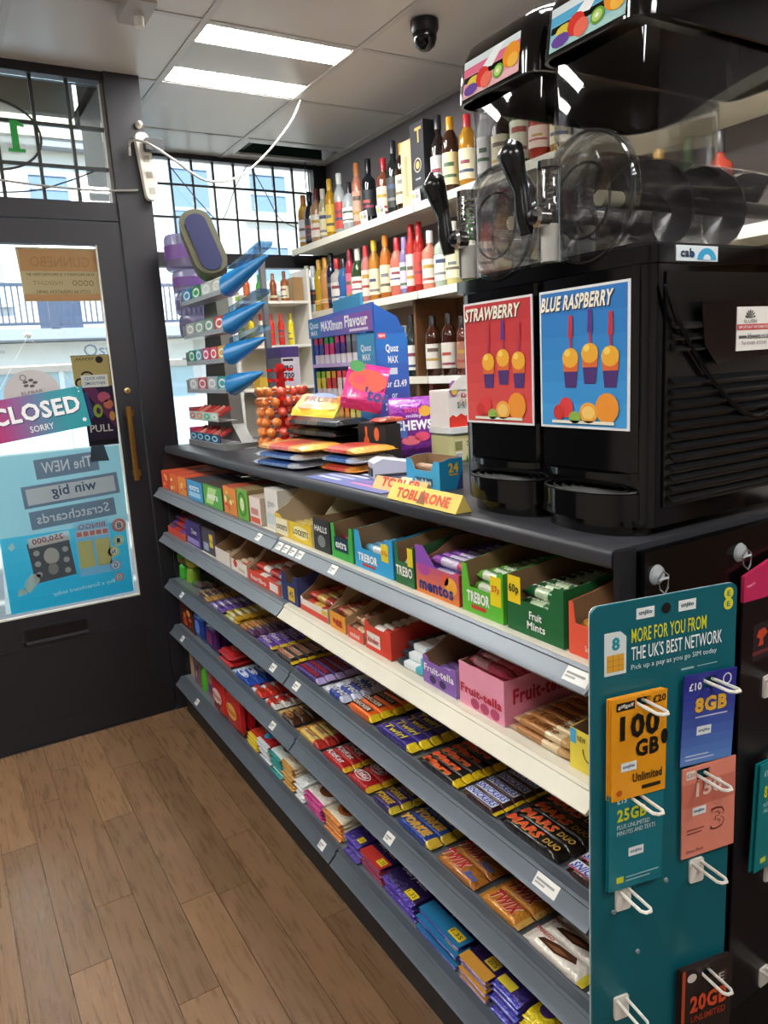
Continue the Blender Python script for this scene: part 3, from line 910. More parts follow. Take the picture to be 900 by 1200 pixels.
facing(3, 2.905, 2.745, CB, 'brown and gold small bar near the far end of third shelf', 'brown and gold bars', [(.3, '#8a5a2e'), (.7, '#3f2648'), (1, '#b0874a')], T('Curly', '#e8cfa0', None, .15, .8, .2, .8, .02), W=.034, deep=5)
# green sweet dispensers at the far end of the third shelf
def dispenser(loc, label, c0, c1, lean=0):
    t = thing('sweet_dispenser', label, 'sweet dispenser', loc)
    t.rotation_euler = (lean, 0, 0)
    MB().lathe([(.028, 0), (.03, .006), (.027, .055), (.018, .066)], mt(c0, .35), 14).build('jar', t)
    MB().sphere((0, 0, .090), .032, mt(c1, .35), 14, 8, (1, 1, .85)).build('head', t)
    MB().lathe([(.0315, 0), (.033, .004), (.026, .022), (1e-4, .03)], mt(c0, .35), 14, Matrix.Translation((0, 0, .097))).build('cap', t)
zs3 = LV[2][2]
dispenser((.86, 3.185, zs3 + .0015), 'bright green sweet dispenser with a tan head at the far end of third shelf', '#3fae35', '#8a6b3a')
dispenser((.865, 3.095, zs3 + .007), 'yellow-green sweet dispenser next to the bright green one on third shelf', '#8fb83a', '#cdbf4c', .18)
obj_l = [((.86, 3.0, zs3 + .0015), (0, 0, .2)), ((.90, 2.96, zs3 + .0015), (0, 0, .1))]
pkt('sweet_stick', 'dark green wrapped sweet stick beside the dispensers on third shelf', 'sweet', bar_me(.10, .03, .025, [(.5, '#3c6b2c'), (1, '#5b3a3e')]), None, obj_l, 'dark green sweet sticks')

# fourth shelf
facing(4, .788, .742, CB, 'pale blue and white wafer bar at the near end of fourth shelf', 'pale blue wafer bars', [(.6, '#cfe6f2'), (1, '#58a8d8')], T('k', '#3f7fc0', None, .2, .7, .2, .8), W=.055, H=.03, deep=4)
facing(4, .953, .796, CB, 'white wafer bar with brown chocolate picture and yellow end on fourth shelf', 'white wafer bars', [(.86, '#ece4d8'), (1, '#e3cc3a')], lambda L, W: Pr().poly([(L * .2, W * .25), (L * .5, W * .18), (L * .78, W * .5), (L * .72, W * .8), (L * .45, W * .72), (L * .25, W * .5)], '#4a2a1a', 1).poly([(L * .3, W * .35), (L * .5, W * .3), (L * .66, W * .52), (L * .5, W * .56)], '#8a5a3a', 2).text('bueno', L * .06, W * .62, L * .36, W * .86, '#c23a3a', 2, .02), W=.056, H=.026, deep=5)
facing(4, 1.088, .962, CB, 'gold twin caramel bar with red lettering, the nearer of two gold facings', 'gold twin bars', [(.85, '#c9842e'), (1, '#d9a95a')], T('TWIX', '#b3202c', '#f0e2c0', .2, .8, .16, .84, .06), W=.062, H=.026, deep=4)
facing(4, 1.238, 1.098, CB, 'gold extra-large caramel bar with red lettering and blue mark on fourth shelf', 'gold extra-large bars', [(1, '#b5702a')], T('TWIX', '#c4242e', '#f3ead0', .06, .62, .2, .86, .06, extra=lambda p, L, W: p.text('Xtra', L * .66, W * .12, L * .96, W * .5, '#2f62b8', 2, .05, skew=.2)), W=.06, H=.026, deep=4)
facing(4, 1.408, 1.252, CB, 'blue chocolate bar with gold lettering on fourth shelf', 'blue bars with gold lettering', [(.78, '#23408f'), (1, '#d9b63a')], T('YORKIE', '#d99a2e', '#f2dc8a', .08, .78, .18, .84, .05), W=.05, H=.026, deep=4)
facing(4, 1.522, 1.416, CB, 'dark purple honeycomb bar with gold lettering on fourth shelf', 'dark purple bars with gold lettering', [(.76, '#3c2466'), (1, '#dcc33a')], T('YORKIE', '#d8b23a', None, .08, .76, .2, .8, .05), W=.045, H=.026, deep=4)
facing(4, 1.652, 1.530, CB, 'wide red chunky wafer bar with white oval logo and yellow end on fourth shelf', 'wide red wafer bars', [(.8, '#b41c20'), (1, '#e6b52a')], lambda L, W: Pr().ring(L * .42, W * .5, L * .3, W * .34, .003, '#eddcd8', 1).text('KitKat', L * .2, W * .34, L * .64, W * .68, '#f3efe8', 2, .04, skew=.2), W=.065, H=.026, deep=4)
facing(4, 1.805, 1.660, CB, 'slim red wafer bar with white lettering and yellow end on fourth shelf', 'slim red wafer bars', [(.82, '#c0201f'), (1, '#e3b02c')], T('KitKat', '#f3ece6', None, .14, .74, .2, .8, .04), W=.04, H=.022, deep=5)
facing(4, 1.980, 1.813, CB, 'gold and cream striped bar with red end on fourth shelf', 'gold and cream bars', [(.2, '#d8902c'), (.75, '#e3bd55'), (1, '#b8322a')], lambda L, W: Pr().rect(L * .2, W * .2, L * .72, W * .32, '#f1e3b8', 1).rect(L * .2, W * .5, L * .72, W * .62, '#f1e3b8', 1).text('Gold', L * .3, W * .3, L * .6, W * .8, '#a04a20', 2, .03), W=.042, H=.022, deep=5)
facing(4, 2.120, 1.988, CB, 'brown bar with cream swirl print on fourth shelf', 'brown and cream bars', [(.3, '#d3b06a'), (1, '#4b2c1c')], lambda L, W: Pr().ell(L * .5, W * .5, L * .2, W * .3, '#b5824a', 1, 12).ell(L * .56, W * .5, L * .1, W * .16, '#6a3c20', 2, 12), W=.045, H=.022, deep=5)
facing(4, 2.232, 2.128, CB, 'red and white milk chocolate bar with speckles on fourth shelf', 'red and white speckled bars', [(.3, '#e5e0da'), (.6, '#d8402c'), (1, '#e8e3dc')], T('kinder', '#c2302a', None, .1, .9, .15, .85, .05), W=.045, H=.022, deep=5)
facing(4, 2.350, 2.240, CB, 'orange and white milk chocolate bar on fourth shelf', 'orange and white bars', [(.4, '#e3e6ea'), (.7, '#e05a2a'), (1, '#d8372a')], T('kinder', '#c9302a', None, .1, .9, .15, .85, .05), W=.045, H=.02, deep=5)
facing(4, 2.545, 2.358, CB, 'bright blue bar with white star swirl on fourth shelf', 'bright blue bars', [(.25, '#c9d8ef'), (1, '#2d56b8')], lambda L, W: Pr().ring(L * .45, W * .5, L * .25, W * .36, .006, '#e4ecf8', 1).ell(L * .5, W * .5, L * .1, W * .2, '#e4ecf8', 1), W=.044, H=.022, deep=5)
zs4 = LV[3][2] + .0015
def bag(name, label, cat, loc, rot, L, W, H, zones, pr=None, group=None, n=1, step=(0, 0, 0), kind='foil', cr=.012, sq=.6, rough=.28):
    me = bar_me(L, W, H, zones, kind, sq, cr, rough=rough)
    pm = pr.mesh((-W / 2, -L / 2, H - .0002), (1, 0, 0), (0, 1, 0)) if pr else None
    pkt(name, label, cat, me, pm, [((loc[0] + step[0] * i, loc[1] + step[1] * i, loc[2] + step[2] * i), rot) for i in range(n)], group)
UPX = (PI / 2, 0, -PI / 2)      # standing, facing the aisle
bag('sweet_bag', 'red sharing bag lying on fourth shelf beside the purple pouches', 'sweet bag', (.88, 2.63, zs4), (0, 0, -PI / 2), .13, .14, .025, [(1, '#c8262a')], Pr().ell(.07, .065, .05, .03, '#e86a5a', 0).text('mini', .03, .05, .11, .08, '#f4e8e0', 1, .03), 'red sharing bags on fourth shelf', 2, (0, 0, .027))
bag('sweet_bag', 'purple pouch with maroon print on fourth shelf', 'sweet bag', (.845, 2.79, zs4 + .063), UPX, .12, .12, .03, [(1, '#4a2168')], Pr().ell(.06, .06, .035, .025, '#7c2c5c', 0), 'purple pouches on fourth shelf', 3, (.032, 0, 0))
bag('sweet_bag', 'deep blue pouch at the far end of fourth shelf', 'sweet bag', (.845, 2.94, zs4 + .063), UPX, .12, .125, .03, [(.2, '#3a6ac8'), (1, '#24449c')], Pr().ell(.06, .06, .03, .03, '#5a8ae0', 0), 'blue pouches on fourth shelf', 2, (.032, 0, 0))


def gbox(name, label, cat, x, ya, yb, z, d, h, front, side, pr=None, top=None, group=None, lid='#00000'):
    mb = MB()
    w = ya - yb
    mb.box((0, -w / 2, 0), (d, w / 2, h), CARD(side))
    o = tag(mb.build(name, smooth=False), label, cat, group)
    o.location = (x, (ya + yb) / 2, z)
    MB().box((-.0008, -w / 2, .001), (0, w / 2, h - .001), CARD(front)).build('front_panel', o, smooth=False)
    MB().box((.002, -w / 2 + .002, h), (d - .002, w / 2 - .002, h + .0012), CARD(top or side)).build('lid_flap', o, smooth=False)
    if pr:
        pr.build(o, (-.0008, w / 2, 0), UY, UZ)
    return o


def speck(w, h, base, cols, n, seed, rows=1):
    r = random.Random(seed)
    p = Pr()
    for i in range(n):
        p.ell(r.uniform(.15, .85) * w, r.uniform(.2, .8) * h, r.uniform(.06, .16) * w, r.uniform(.06, .14) * h, cols[i % len(cols)], i % 4, 9)
    return p


gbox('snack_carton', 'dark carton with orange fire print at the far end of fourth shelf', 'carton', .825, 3.215, 3.02, zs4, .12, .11, '#4a1f18', '#3a2622', speck(.195, .11, None, ['#d8622a', '#e89a4a', '#b8401c'], 8, 3))

# bottom shelf
zs5 = LV[4][2] + .0015
gbox('snack_carton', 'plain beige carton at the far end of bottom shelf', 'carton', .84, 3.21, 3.13, zs5, .14, .13, '#b3977c', '#a98d70', None)
gbox('snack_carton', 'beige and dark purple carton beside the green bottle on bottom shelf', 'carton', .83, 3.12, 3.045, zs5, .14, .14, '#7a5a6e', '#8c6f58', speck(.075, .14, None, ['#3a2258', '#c9b090'], 4, 5))
t = thing('squeeze_bottle', 'bright green squeeze bottle of sweets on bottom shelf', 'bottle', (.855, 3.0, zs5))
MB().lathe([(.026, 0), (.03, .01), (.028, .085), (.018, .105), (.012, .108)], mt('#4cb82c', .3), 14).build('body', t)
MB().lathe([(.02, .108), (.02, .13), (.006, .145)], mt('#2f7a20', .3), 14).build('cap', t)
gbox('snack_carton', 'pinkish brown open carton behind the green bottle on bottom shelf', 'carton', .835, 2.955, 2.815, zs5, .15, .15, '#8f6c6a', '#9a7a5e', Pr().rect(.02, .02, .12, .06, '#5a2c78').rect(.02, .07, .12, .075, '#c9a0a0'))
zb = zs5
bag('sweet_bag', 'bright red sharing bag standing on bottom shelf', 'sweet bag', (.835, 2.72, zb + .088), UPX, .17, .15, .035, [(.15, '#b01a22'), (1, '#d3262a')], Pr().ell(.075, .085, .055, .03, '#f0d8d0', 0).text('Maltesers', .025, .072, .125, .098, '#b8202a', 1, .03).ell(.05, .045, .014, .014, '#5a2a1a', 0).ell(.09, .05, .014, .014, '#5a2a1a', 0), 'bright red bags standing on bottom shelf', 4, (.037, 0, 0))
bag('sweet_bag', 'red sharing bag with orange corner standing nearer on bottom shelf', 'sweet bag', (.835, 2.555, zb + .088), UPX, .17, .15, .035, [(.15, '#d8502a'), (1, '#c8202a')], Pr().ell(.075, .085, .055, .03, '#e8b050', 0).text('Reese', .03, .072, .12, .098, '#b8202a', 1, .03), 'red bags with orange corners on bottom shelf', 4, (.037, 0, 0))


def stack(ya, yb, label, group, front, top, pr=None, n=5, H=.014, L=.20, x0=.808, crimp=None, sq=.35, name='chocolate_tablet', cat='chocolate tablet', depth=2):
    W = ya - yb - .006
    me = bar_me(L, W, H, [(.06, front), (.94, top), (1, front)], 'foil', sq, .008)
    # local +Y is turned to face the back of the shelf
    pm = pr.mesh((-W / 2, -L / 2, H - .0002), (1, 0, 0), (0, 1, 0)) if pr else None
    locs = []
    for i in range(n):
        for k in range(depth if i == n - 1 else 1):
            if x0 + L * (k + 1) > 1.19 and k:
                continue
            locs.append(((x0 + L / 2 + k * (L + .004) + random.uniform(0, .012), (ya + yb) / 2 + random.uniform(-.002, .002), zs5 + i * (H + .0007)), (0, 0, -PI / 2)))
    pkt(name, label, cat, me, pm, locs, group)


def tab(txt, col, W, extra=None):
    p = Pr()
    if extra:
        extra(p, W)
    return p.text(txt, W * .12, .05, W * .88, .072, col, 2, .03)


def badge(p, W):
    p.rect(W * .64, .012, W * .92, .034, '#e8c81f', 1).text('1.35', W * .67, .017, W * .89, .029, '#2a2a2a', 2, .02)


def milk(p, W):
    badge(p, W)
    p.poly([(W * .3, .09), (W * .55, .085), (W * .62, .105), (W * .5, .12), (W * .36, .115)], '#e6dcec', 1)


PUR = '#4b2f9e'
DPU = '#2a1b4e'
stack(.772, .745, 'brown tablet with orange letter print at the near end of bottom shelf', 'brown tablets with orange print', '#b5562c', '#8a4526', None, 4, L=.19)
stack(.862, .776, 'brown and orange tablet with white round letters beside the yellow ones on bottom shelf', 'brown tablets with round letters', '#b86a3c', '#9c5230', tab('Oo', '#ead8c4', .08), 4)
stack(.968, .868, 'yellow tablet with purple spots on bottom shelf', 'yellow spotted tablets', '#e3c81e', '#ecd21f', Pr().ell(.03, .045, .018, .018, '#5a3a8c', 1).ell(.066, .06, .014, .016, '#a06ab8', 1).ell(.045, .10, .014, .014, '#6a3a22', 1).ell(.075, .02, .01, .01, '#a06ab8', 1), 5)
stack(1.062, .974, 'purple tablet with pink lettering and yellow badge on bottom shelf', 'purple tablets with pink lettering', '#3c3aa8', '#3a2a78', Pr().text('CRUNCH', .004, .05, .078, .085, '#e86a8c', 2, .06).text('CRUNCH', .003, .051, .077, .086, '#f2e6ea', 3, .03).rect(.006, .012, .05, .034, '#e8d23a', 1), 5)
stack(1.165, 1.068, 'purple and gold tablet on bottom shelf', 'purple and gold tablets', '#8a6a8c', DPU, Pr().rect(0, 0, .091, .03, '#c98f34', 0).rect(.045, .035, .08, .06, '#e2c33a', 1).text('20%', .05, .04, .076, .056, '#3a2a1a', 2).text('Dairy Milk', .008, .07, .083, .09, '#e2d8ec', 2, .02), 4)
stack(1.335, 1.172, 'dark purple tablet with teal front edge and yellow badge on bottom shelf', 'purple tablets with teal edges', '#3f3f9e', DPU, tab('Dairy Milk', '#e6dcec', .157, lambda p, W: milk(p.rect(0, 0, W, .045, '#1f6f9c', 0), W)), 4)
stack(1.49, 1.342, 'dark purple tablet with violet front edge and white lettering on bottom shelf', 'purple tablets with violet edges', PUR, DPU, tab('Dairy Milk', '#e6dcec', .142, milk), 4)
stack(1.605, 1.496, 'purple tablet with red front edge on bottom shelf', 'purple tablets with red edges', '#8a2f5c', DPU, tab('Dairy Milk', '#e6dcec', .103, lambda p, W: milk(p.rect(0, 0, W, .04, '#b8302a', 0), W)), 4)
stack(1.70, 1.612, 'purple tablet with violet front, farthest of the purple tablets on bottom shelf', 'farthest purple tablets', PUR, '#33206a', tab('Dairy Milk', '#e6dcec', .082, badge), 4)
stack(1.832, 1.722, 'cream tablet with orange edge and brown biscuit picture on bottom shelf', 'cream tablets with orange edges', '#d9822e', '#e8dcc2', Pr().ell(.055, .06, .035, .03, '#b8622a', 1).ell(.055, .06, .02, .018, '#7a3a1c', 2).text('Cookies', .01, .085, .095, .105, '#7a3a20', 2, .02), 5, .012)
stack(1.96, 1.838, 'white tablet with magenta edge and brown picture on bottom shelf', 'white tablets with magenta edges', '#c2267e', '#ece2d8', Pr().ell(.06, .06, .038, .03, '#8a4a2a', 1).text('Praline', .01, .085, .105, .105, '#a02060', 2, .02), 5, .012)
stack(2.035, 1.966, 'crumpled white tablet between the gold and magenta stacks on bottom shelf', 'white tablets', '#e9e9e6', '#e6ebea', None, 5, .012)
stack(2.13, 2.04, 'cream tablet with gold edge and biscuit picture on bottom shelf', 'cream tablets with gold edges', '#c9912f', '#e9dcc0', Pr().ell(.045, .07, .03, .035, '#9c6a34', 1).ell(.045, .07, .015, .018, '#5a3218', 2), 7, .012)
stack(2.235, 2.136, 'white tablet with teal edge on bottom shelf', 'white tablets with teal edges', '#26928c', '#dfe8e2', Pr().ell(.05, .07, .032, .03, '#7a5a3c', 1), 6, .012)
stack(2.345, 2.241, 'red and white tablet with blue badge on bottom shelf', 'red tablets with blue badges', '#d8dde0', '#c2242a', Pr().ell(.03, .04, .022, .022, '#4aa8d8', 1).text('kinder', .01, .09, .09, .115, '#f2eae4', 2, .04), 6, .012)
stack(2.455, 2.352, 'red tablet with yellow front edge beside the red bags on bottom shelf', 'red tablets with yellow edges', '#e6c828', '#cf3a28', tab('Toffee', '#f4e2c0', .097), 4, .012)
# ------------------------------------------------------------------ open display cartons on the two upper shelves
def carton(level, ya, yb, label, front, side, hb, hf, d=.24, pr=None, post=None, floor=.012, inner=None, x=.811, postw=.12):
    w = ya - yb - .004
    z = LV[level - 1][2] + .0018
    k = inner or KRAFT
    mb = MB()
    t = .0012
    mb.box((.0016, -w / 2 + .0014, .0001), (d - .0014, w / 2 - .0014, floor), k)
    mb.box((d - t + .0001, -w / 2 + .0001, .0001), (d, w / 2 - .0001, hb - .0001), CARD(side))
    mb.box((d - 2 * t, -w / 2 + t, floor), (d - t, w / 2 - t, hb), k)
    hp = post or hf
    prof = [(t, 0), (d - t, 0), (d - t, hb), (d * .42, hb), (d * .22, hp + (hb - hp) * .35), (t, hp)]
    for s in (-1, 1):
        a, b = sorted((s * w / 2, s * (w / 2 - t)))
        mb.prism(prof, a, b, CARD(side), 'y')
        a, b = sorted((s * (w / 2 - t), s * (w / 2 - 2 * t)))
        mb.prism([(q[0], max(q[1] - .0004, 0)) for q in prof], a, b, k, 'y')
    pw = w * postw
    fp = [(-w / 2, 0), (w / 2, 0), (w / 2, hp), (w / 2 - pw, hp), (w / 2 - pw * 1.6, hf), (-w / 2 + pw * 1.6, hf), (-w / 2 + pw, hp), (-w / 2, hp)]
    if hp <= hf + 1e-6:
        fp = [(-w / 2, 0), (w / 2, 0), (w / 2, hf), (-w / 2, hf)]
    mb.prism(fp, 0, t, CARD(front), 'x')
    mb.prism([(q[0] * .985, max(q[1] - .0005, 0)) for q in fp], t, 2 * t, k, 'x')
    o = tag(mb.build('display_carton', smooth=False), label, 'carton')
    o.location = (x, (ya + yb) / 2, z)
    if pr:
        pr(w).build(o, (0, w / 2, 0), UY, UZ)
    return (x, (ya + yb) / 2, z + floor + .0005, w, d)


def fill(c, label, group, zones, W=.022, H=.021, rows=1, cols=None, pr=None, cat='sweets', name='candy_roll', sq=.85, crimp=None, start=.006, kind='foil'):
    x, y, z, w, d = c
    L = w - .010
    me = bar_me(L, W, H, zones, kind, sq, .004, crimp, n=10)
    pm = barprint(pr(L, W), L, W, H) if pr else None
    n = cols or int((d - .012) / (W + .001))
    locs = []
    for r in range(rows):
        for i in range(n - r):
            xx = x + start + W / 2 + (i + r * .5) * (W + .0012)
            if xx + W / 2 > x + d - .004:
                continue
            locs.append(((xx, y + random.uniform(-.002, .002), z + r * H * .98), (0, 0, 0)))
    pkt(name, label, cat, me, pm, locs, group)


def ftext(txt, col, h0, h1, a=.08, b=.92, bold=.04, extra=None, skew=0.0):
    def f(w):
        p = Pr()
        if extra:
            extra(p, w)
        return p.text(txt, w * a, h0, w * b, h1, col, 3, bold, skew=skew)
    return f


ROLL = lambda txt, col: T(txt, col, None, .15, .85, .25, .75, .03, skew=0)
# top shelf, near to far
c = carton(1, .822, .748, 'red open sweet carton at the near end of top shelf', '#e2543a', '#c8452e', .10, .052, pr=ftext('Softmints', '#f2d8c8', .012, .022, .5, .9, .01), post=.085)
fill(c, 'red and yellow sweet roll in the red carton on top shelf', 'rolls in red carton', [(.5, '#e8a23a'), (1, '#d8dcd8')], rows=2)
c = carton(1, .970, .830, 'dark green mint carton with a yellow price flash on top shelf', '#14602f', '#1b6a35', .105, .058, pr=lambda w: Pr().rect(.003, .05, w * .26, .098, '#eecb20', 1).text('60p', .006, .064, w * .23, .084, '#223a20', 3, .04).text('Fruit', w * .42, .031, w * .64, .045, '#f0f3ee', 3, .03).text('Mints', w * .38, .013, w * .70, .027, '#f0f3ee', 3, .03), post=.098, postw=.16)
fill(c, 'dark green mint roll in the dark green carton on top shelf', 'rolls in dark green carton', [(.25, '#16592c'), (.5, '#c9dcb8'), (.75, '#1a6a33'), (1, '#2d7a40')], rows=3, pr=ROLL('mints', '#e8f0d8'))
c = carton(1, 1.100, .978, 'bright green mint carton with white lettering and yellow corner on top shelf', '#5cb531', '#4da62c', .105, .05, pr=lambda w: Pr().rect(w * .72, .03, w * .97, .085, '#ecd41f', 1).text('57p', w * .76, .052, w * .94, .068, '#c2342a', 3, .03).text('TREBOR', w * .14, .022, w * .70, .044, '#f4f6ee', 3, .06).rect(w * .24, .010, w * .6, .018, '#c23a2c', 2), post=.092)
fill(c, 'pale green mint roll in the bright green carton on top shelf', 'rolls in bright green carton', [(.2, '#7fc04a'), (.8, '#dfe9d2'), (1, '#6fb53e')], rows=3, pr=ROLL('TREBOR', '#3f8a2a'))
def mento(p, w):
    p.grad(0, 0, w, .06, '#e8862e', '#c2567e', 5, 0).poly([(0, .06), (w * .5, .06), (w * .2, .10), (0, .10)], '#8a4fb0', 0).ell(w * .82, .035, w * .14, .018, '#f0a838', 1).ell(w * .7, .045, w * .08, .012, '#e05a3a', 1).ell(w * .2, .052, w * .14, .012, '#b04a9c', 1)
c = carton(1, 1.256, 1.106, 'purple and orange fruit chew carton with blue lettering on top shelf', '#c4527c', '#b03a3a', .10, .06, pr=ftext('mentos', '#24307e', .008, .032, .08, .88, .05, mento), post=.062)
fill(c, 'pink and purple chew roll in the purple and orange carton on top shelf', 'rolls in purple and orange carton', [(.3, '#a45ab8'), (.7, '#e2d4ea'), (1, '#d8507c')], rows=3, pr=ROLL('mentos', '#3a3a90'))
c = carton(1, 1.338, 1.262, 'narrow dark green mint carton with red lettering on top shelf', '#2c6a3c', '#2a5f36', .10, .05, pr=lambda w: Pr().text('TREBO', w * .06, .02, w * .94, .042, '#f0f0ea', 3, .05).rect(w * .7, .045, w * .98, .085, '#e6cf2a', 1), post=.088)
fill(c, 'cream mint roll in the narrow dark green carton on top shelf', 'rolls in narrow green carton', [(.5, '#dfe2cc'), (1, '#3a7a48')], rows=2)
c = carton(1, 1.518, 1.344, 'sky blue mint carton with white lettering on top shelf', '#2f9fd4', '#2a90c2', .10, .048, pr=lambda w: Pr().rect(w * .72, .035, w * .9, .075, '#ecd42a', 1).text('57p', w * .74, .048, w * .88, .060, '#c23a2c', 3, .02).text('TREBOR', w * .1, .018, w * .62, .038, '#f4f8fa', 3, .06).rect(w * .2, .008, w * .55, .014, '#c23a2c', 2), post=.088)
fill(c, 'white and blue mint roll in the sky blue carton on top shelf', 'rolls in sky blue carton', [(.3, '#7fc4e2'), (.8, '#e9eef0'), (1, '#5ab0d8')], rows=2, pr=ROLL('TREBOR', '#2a80b8'))
c = carton(1, 1.638, 1.526, 'green gum carton with dark panel beside the black throat sweets on top shelf', '#3aa845', '#33963e', .095, .05, pr=lambda w: Pr().rect(w * .15, .02, w * .8, .055, '#12324a', 1).text('extra', w * .22, .028, w * .74, .046, '#e8eef0', 3, .04), post=.085)
fill(c, 'dark red wrapped gum in the green gum carton on top shelf', 'packs in green gum carton', [(.4, '#6a2a34'), (1, '#3a2030')], rows=2)
c = carton(1, 1.740, 1.644, 'black throat sweet carton with white lettering on top shelf', '#2b2c2c', '#333434', .085, .085, pr=lambda w: Pr().text('HALLS', w * .12, .052, w * .88, .068, '#e6e8e6', 3, .04).ell(w * .5, .028, w * .24, .016, '#7d8482', 1))
fill(c, 'grey throat sweet stick in the black carton on top shelf', 'sticks in black carton', [(1, '#4a4d4d')], rows=1)
def lock(p, w):
    p.rect(w * .02, .003, w * .36, .05, '#efe6c2', 1).text('LOCKETS', w * .05, .018, w * .34, .032, '#3a3226', 3, .03).rect(w * .44, .003, w * .98, .052, '#e6c630', 1).ell(w * .72, .028, w * .22, .018, '#f3e9a8', 2)
c = carton(1, 1.995, 1.748, 'yellow throat sweet carton with cream side panel on top shelf', '#dcb92c', '#d9cfa4', .122, .052, pr=ftext('LOCKETS', '#3a3226', .020, .036, .52, .92, .04, lock), post=.062, inner=mt('#b9a58a', .8, 'card'), d=.2)
fill(c, 'cream and gold sweet stick in the yellow carton on top shelf', 'sticks in yellow carton', [(.4, '#d8c06a'), (1, '#efe6c8')], rows=1)
z1 = LV[0][2] + .0018
gbox('gum_box', 'tall white gum box beside the yellow throat sweet carton on top shelf', 'box', .83, 2.105, 2.008, z1, .14, .118, '#dfdcd6', '#cfcac2', Pr().rect(.006, .01, .09, .045, '#c2ccd0').text('gum', .02, .06, .07, .08, '#9aa2a8', 1))
gbox('gum_box', 'white and red gum box on top shelf', 'box', .815, 2.20, 2.112, z1, .16, .085, '#e3d6ce', '#b9a894', Pr().rect(.004, .004, .08, .022, '#d85a44').rect(.01, .03, .07, .05, '#c9837c'))
gbox('gum_box', 'green gum box with lime circle logo on top shelf', 'box', .812, 2.302, 2.208, z1, .16, .098, '#6fae3a', '#8d7a52', Pr().ring(.045, .05, .034, .04, .008, '#2f7a2c', 1).ell(.045, .05, .018, .022, '#d8e8a8', 1))
gbox('gum_box', 'orange and yellow fruit gum box on top shelf', 'box', .812, 2.434, 2.312, z1, .16, .092, '#dd8a3c', '#b5573a', speck(.12, .09, None, ['#f0c84a', '#d8452c', '#f3e3b0', '#7fae3c'], 9, 8))
gbox('gum_box', 'green gum box with pale diagonal panel on top shelf', 'box', .81, 2.648, 2.448, z1, .16, .078, '#58a548', '#4a4238', Pr().poly([(.02, .01), (.10, .01), (.15, .07), (.06, .07)], '#b8dc8c').text('extra', .05, .028, .16, .05, '#f2f6ea', 1, .04))
gbox('gum_box', 'blue gum box on top shelf', 'box', .81, 2.848, 2.662, z1, .16, .074, '#3f97cc', '#4a4a50', Pr().rect(.02, .012, .16, .03, '#a8d2ea').text('extra', .03, .036, .15, .058, '#f0f6fa', 1, .04))
for ya, yb, cf, nm in ((2.972, 2.862, '#e08a3a', 'orange gum box, nearest of the three warm ones on top shelf'), (3.092, 2.982, '#de6a34', 'deep orange gum box, middle of the three warm ones on top shelf'), (3.215, 3.10, '#d84a30', 'red-orange gum box at the far end of top shelf')):
    gbox('gum_box', nm, 'box', .81, ya, yb, z1, .20, .072, cf, '#cf5a38', speck(.11, .07, None, ['#f0b04a', '#c23a24', '#f4dca0'], 6, int(ya * 100)), top='#d85a36')

# second shelf, near to far
c = carton(2, .822, .748, 'small yellow carton with a smile drawn on it at the near end of second shelf', '#ebd64a', '#e0c838', .075, .07, d=.14, pr=lambda w: Pr().ring(w * .6, .042, w * .2, .020, .0025, '#6a5a2a', 2, 14, PI, 2 * PI).rect(w * .02, .045, w * .2, .07, '#4aa8d8', 1).text('NEW', w * .25, .052, w * .5, .062, '#3a3a3a', 2, .02))
fill(c, 'yellow wrapped sweet in the small smile carton', 'sweets in smile carton', [(1, '#d9b83a')], rows=1)
locs = []
me = bar_me(.150, .026, .014, [(.12, '#d9b98c'), (.55, '#b07a44'), (.8, '#e3cda4'), (1, '#c9a06a')], 'foil', .5)
pm = barprint(T('Toffee', '#6a3a1c', None, .2, .7, .2, .8, .03)(.150, .026), .150, .026, .014)
for l in range(2):
    for i in range(11):
        locs.append(((.828 + i * .0285 + l * .006, .898 + random.uniform(-.004, .004), LV[1][2] + .0018 + l * .0148), (0, 0, random.uniform(-.03, .03) if l else 0)))
pkt('toffee_bar', 'cream and brown toffee bar lying loose in a row on second shelf', 'sweet', me, pm, locs, 'loose toffee bars on second shelf')
def frpink(p, w):
    p.rect(w * .04, .035, w * .5, .055, '#e89ab0', 1)
    for i in range(3):
        p.ell(w * (.36 + .22 * i), .014, w * .1, .011, '#b5446a', 1, 10)
c = carton(2, 1.120, .982, 'pink chew carton full of rolls with crimson lettering on second shelf', '#ea9ab4', '#e58aa8', .088, .088, d=.22, pr=ftext('Fruit-tella', '#b81e3c', .028, .046, .04, .96, .05, frpink), floor=.056)
Pr().text('Fruit-tella', .02, .038, .16, .068, '#b81e3c', 3, .05).build(D.objects[[o.name for o in D.objects if o.name.startswith('display_carton')][-1]], (0, -(1.120 - .982 - .004) / 2, 0), UX, UZ, 'side_print')
fill(c, 'pink and red chew roll in the pink carton on second shelf', 'rolls in pink carton', [(.15, '#d8506a'), (.5, '#f0b4c0'), (.85, '#e2607c'), (1, '#d04060')], rows=2, pr=ROLL('Fruit-tella', '#b8203c'))
c = carton(2, 1.248, 1.128, 'lilac chew carton with tall plain back on second shelf', '#8a62b4', '#a98fc4', .10, .05, d=.2, pr=ftext('Fruit-tella', '#f2eef4', .028, .044, .05, .95, .04, lambda p, w: p.ell(w * .3, .014, w * .1, .009, '#3a2a5a', 1).ell(w * .6, .014, w * .1, .009, '#3a2a5a', 1)), post=.06)
fill(c, 'lilac chew roll in the lilac carton on second shelf', 'rolls in lilac carton', [(1, '#7a5a9c')], rows=1)
locs = []
me = bar_me(.104, .028, .016, [(.3, '#22303a'), (.75, '#dfe6e6'), (1, '#4ab0c0')], 'card', .3, .002)
for l in range(3):
    for i in range(7 - l):
        locs.append(((.830 + i * .0295 + l * .014, 1.310, LV[1][2] + .0018 + l * .0165), (0, 0, 0)))
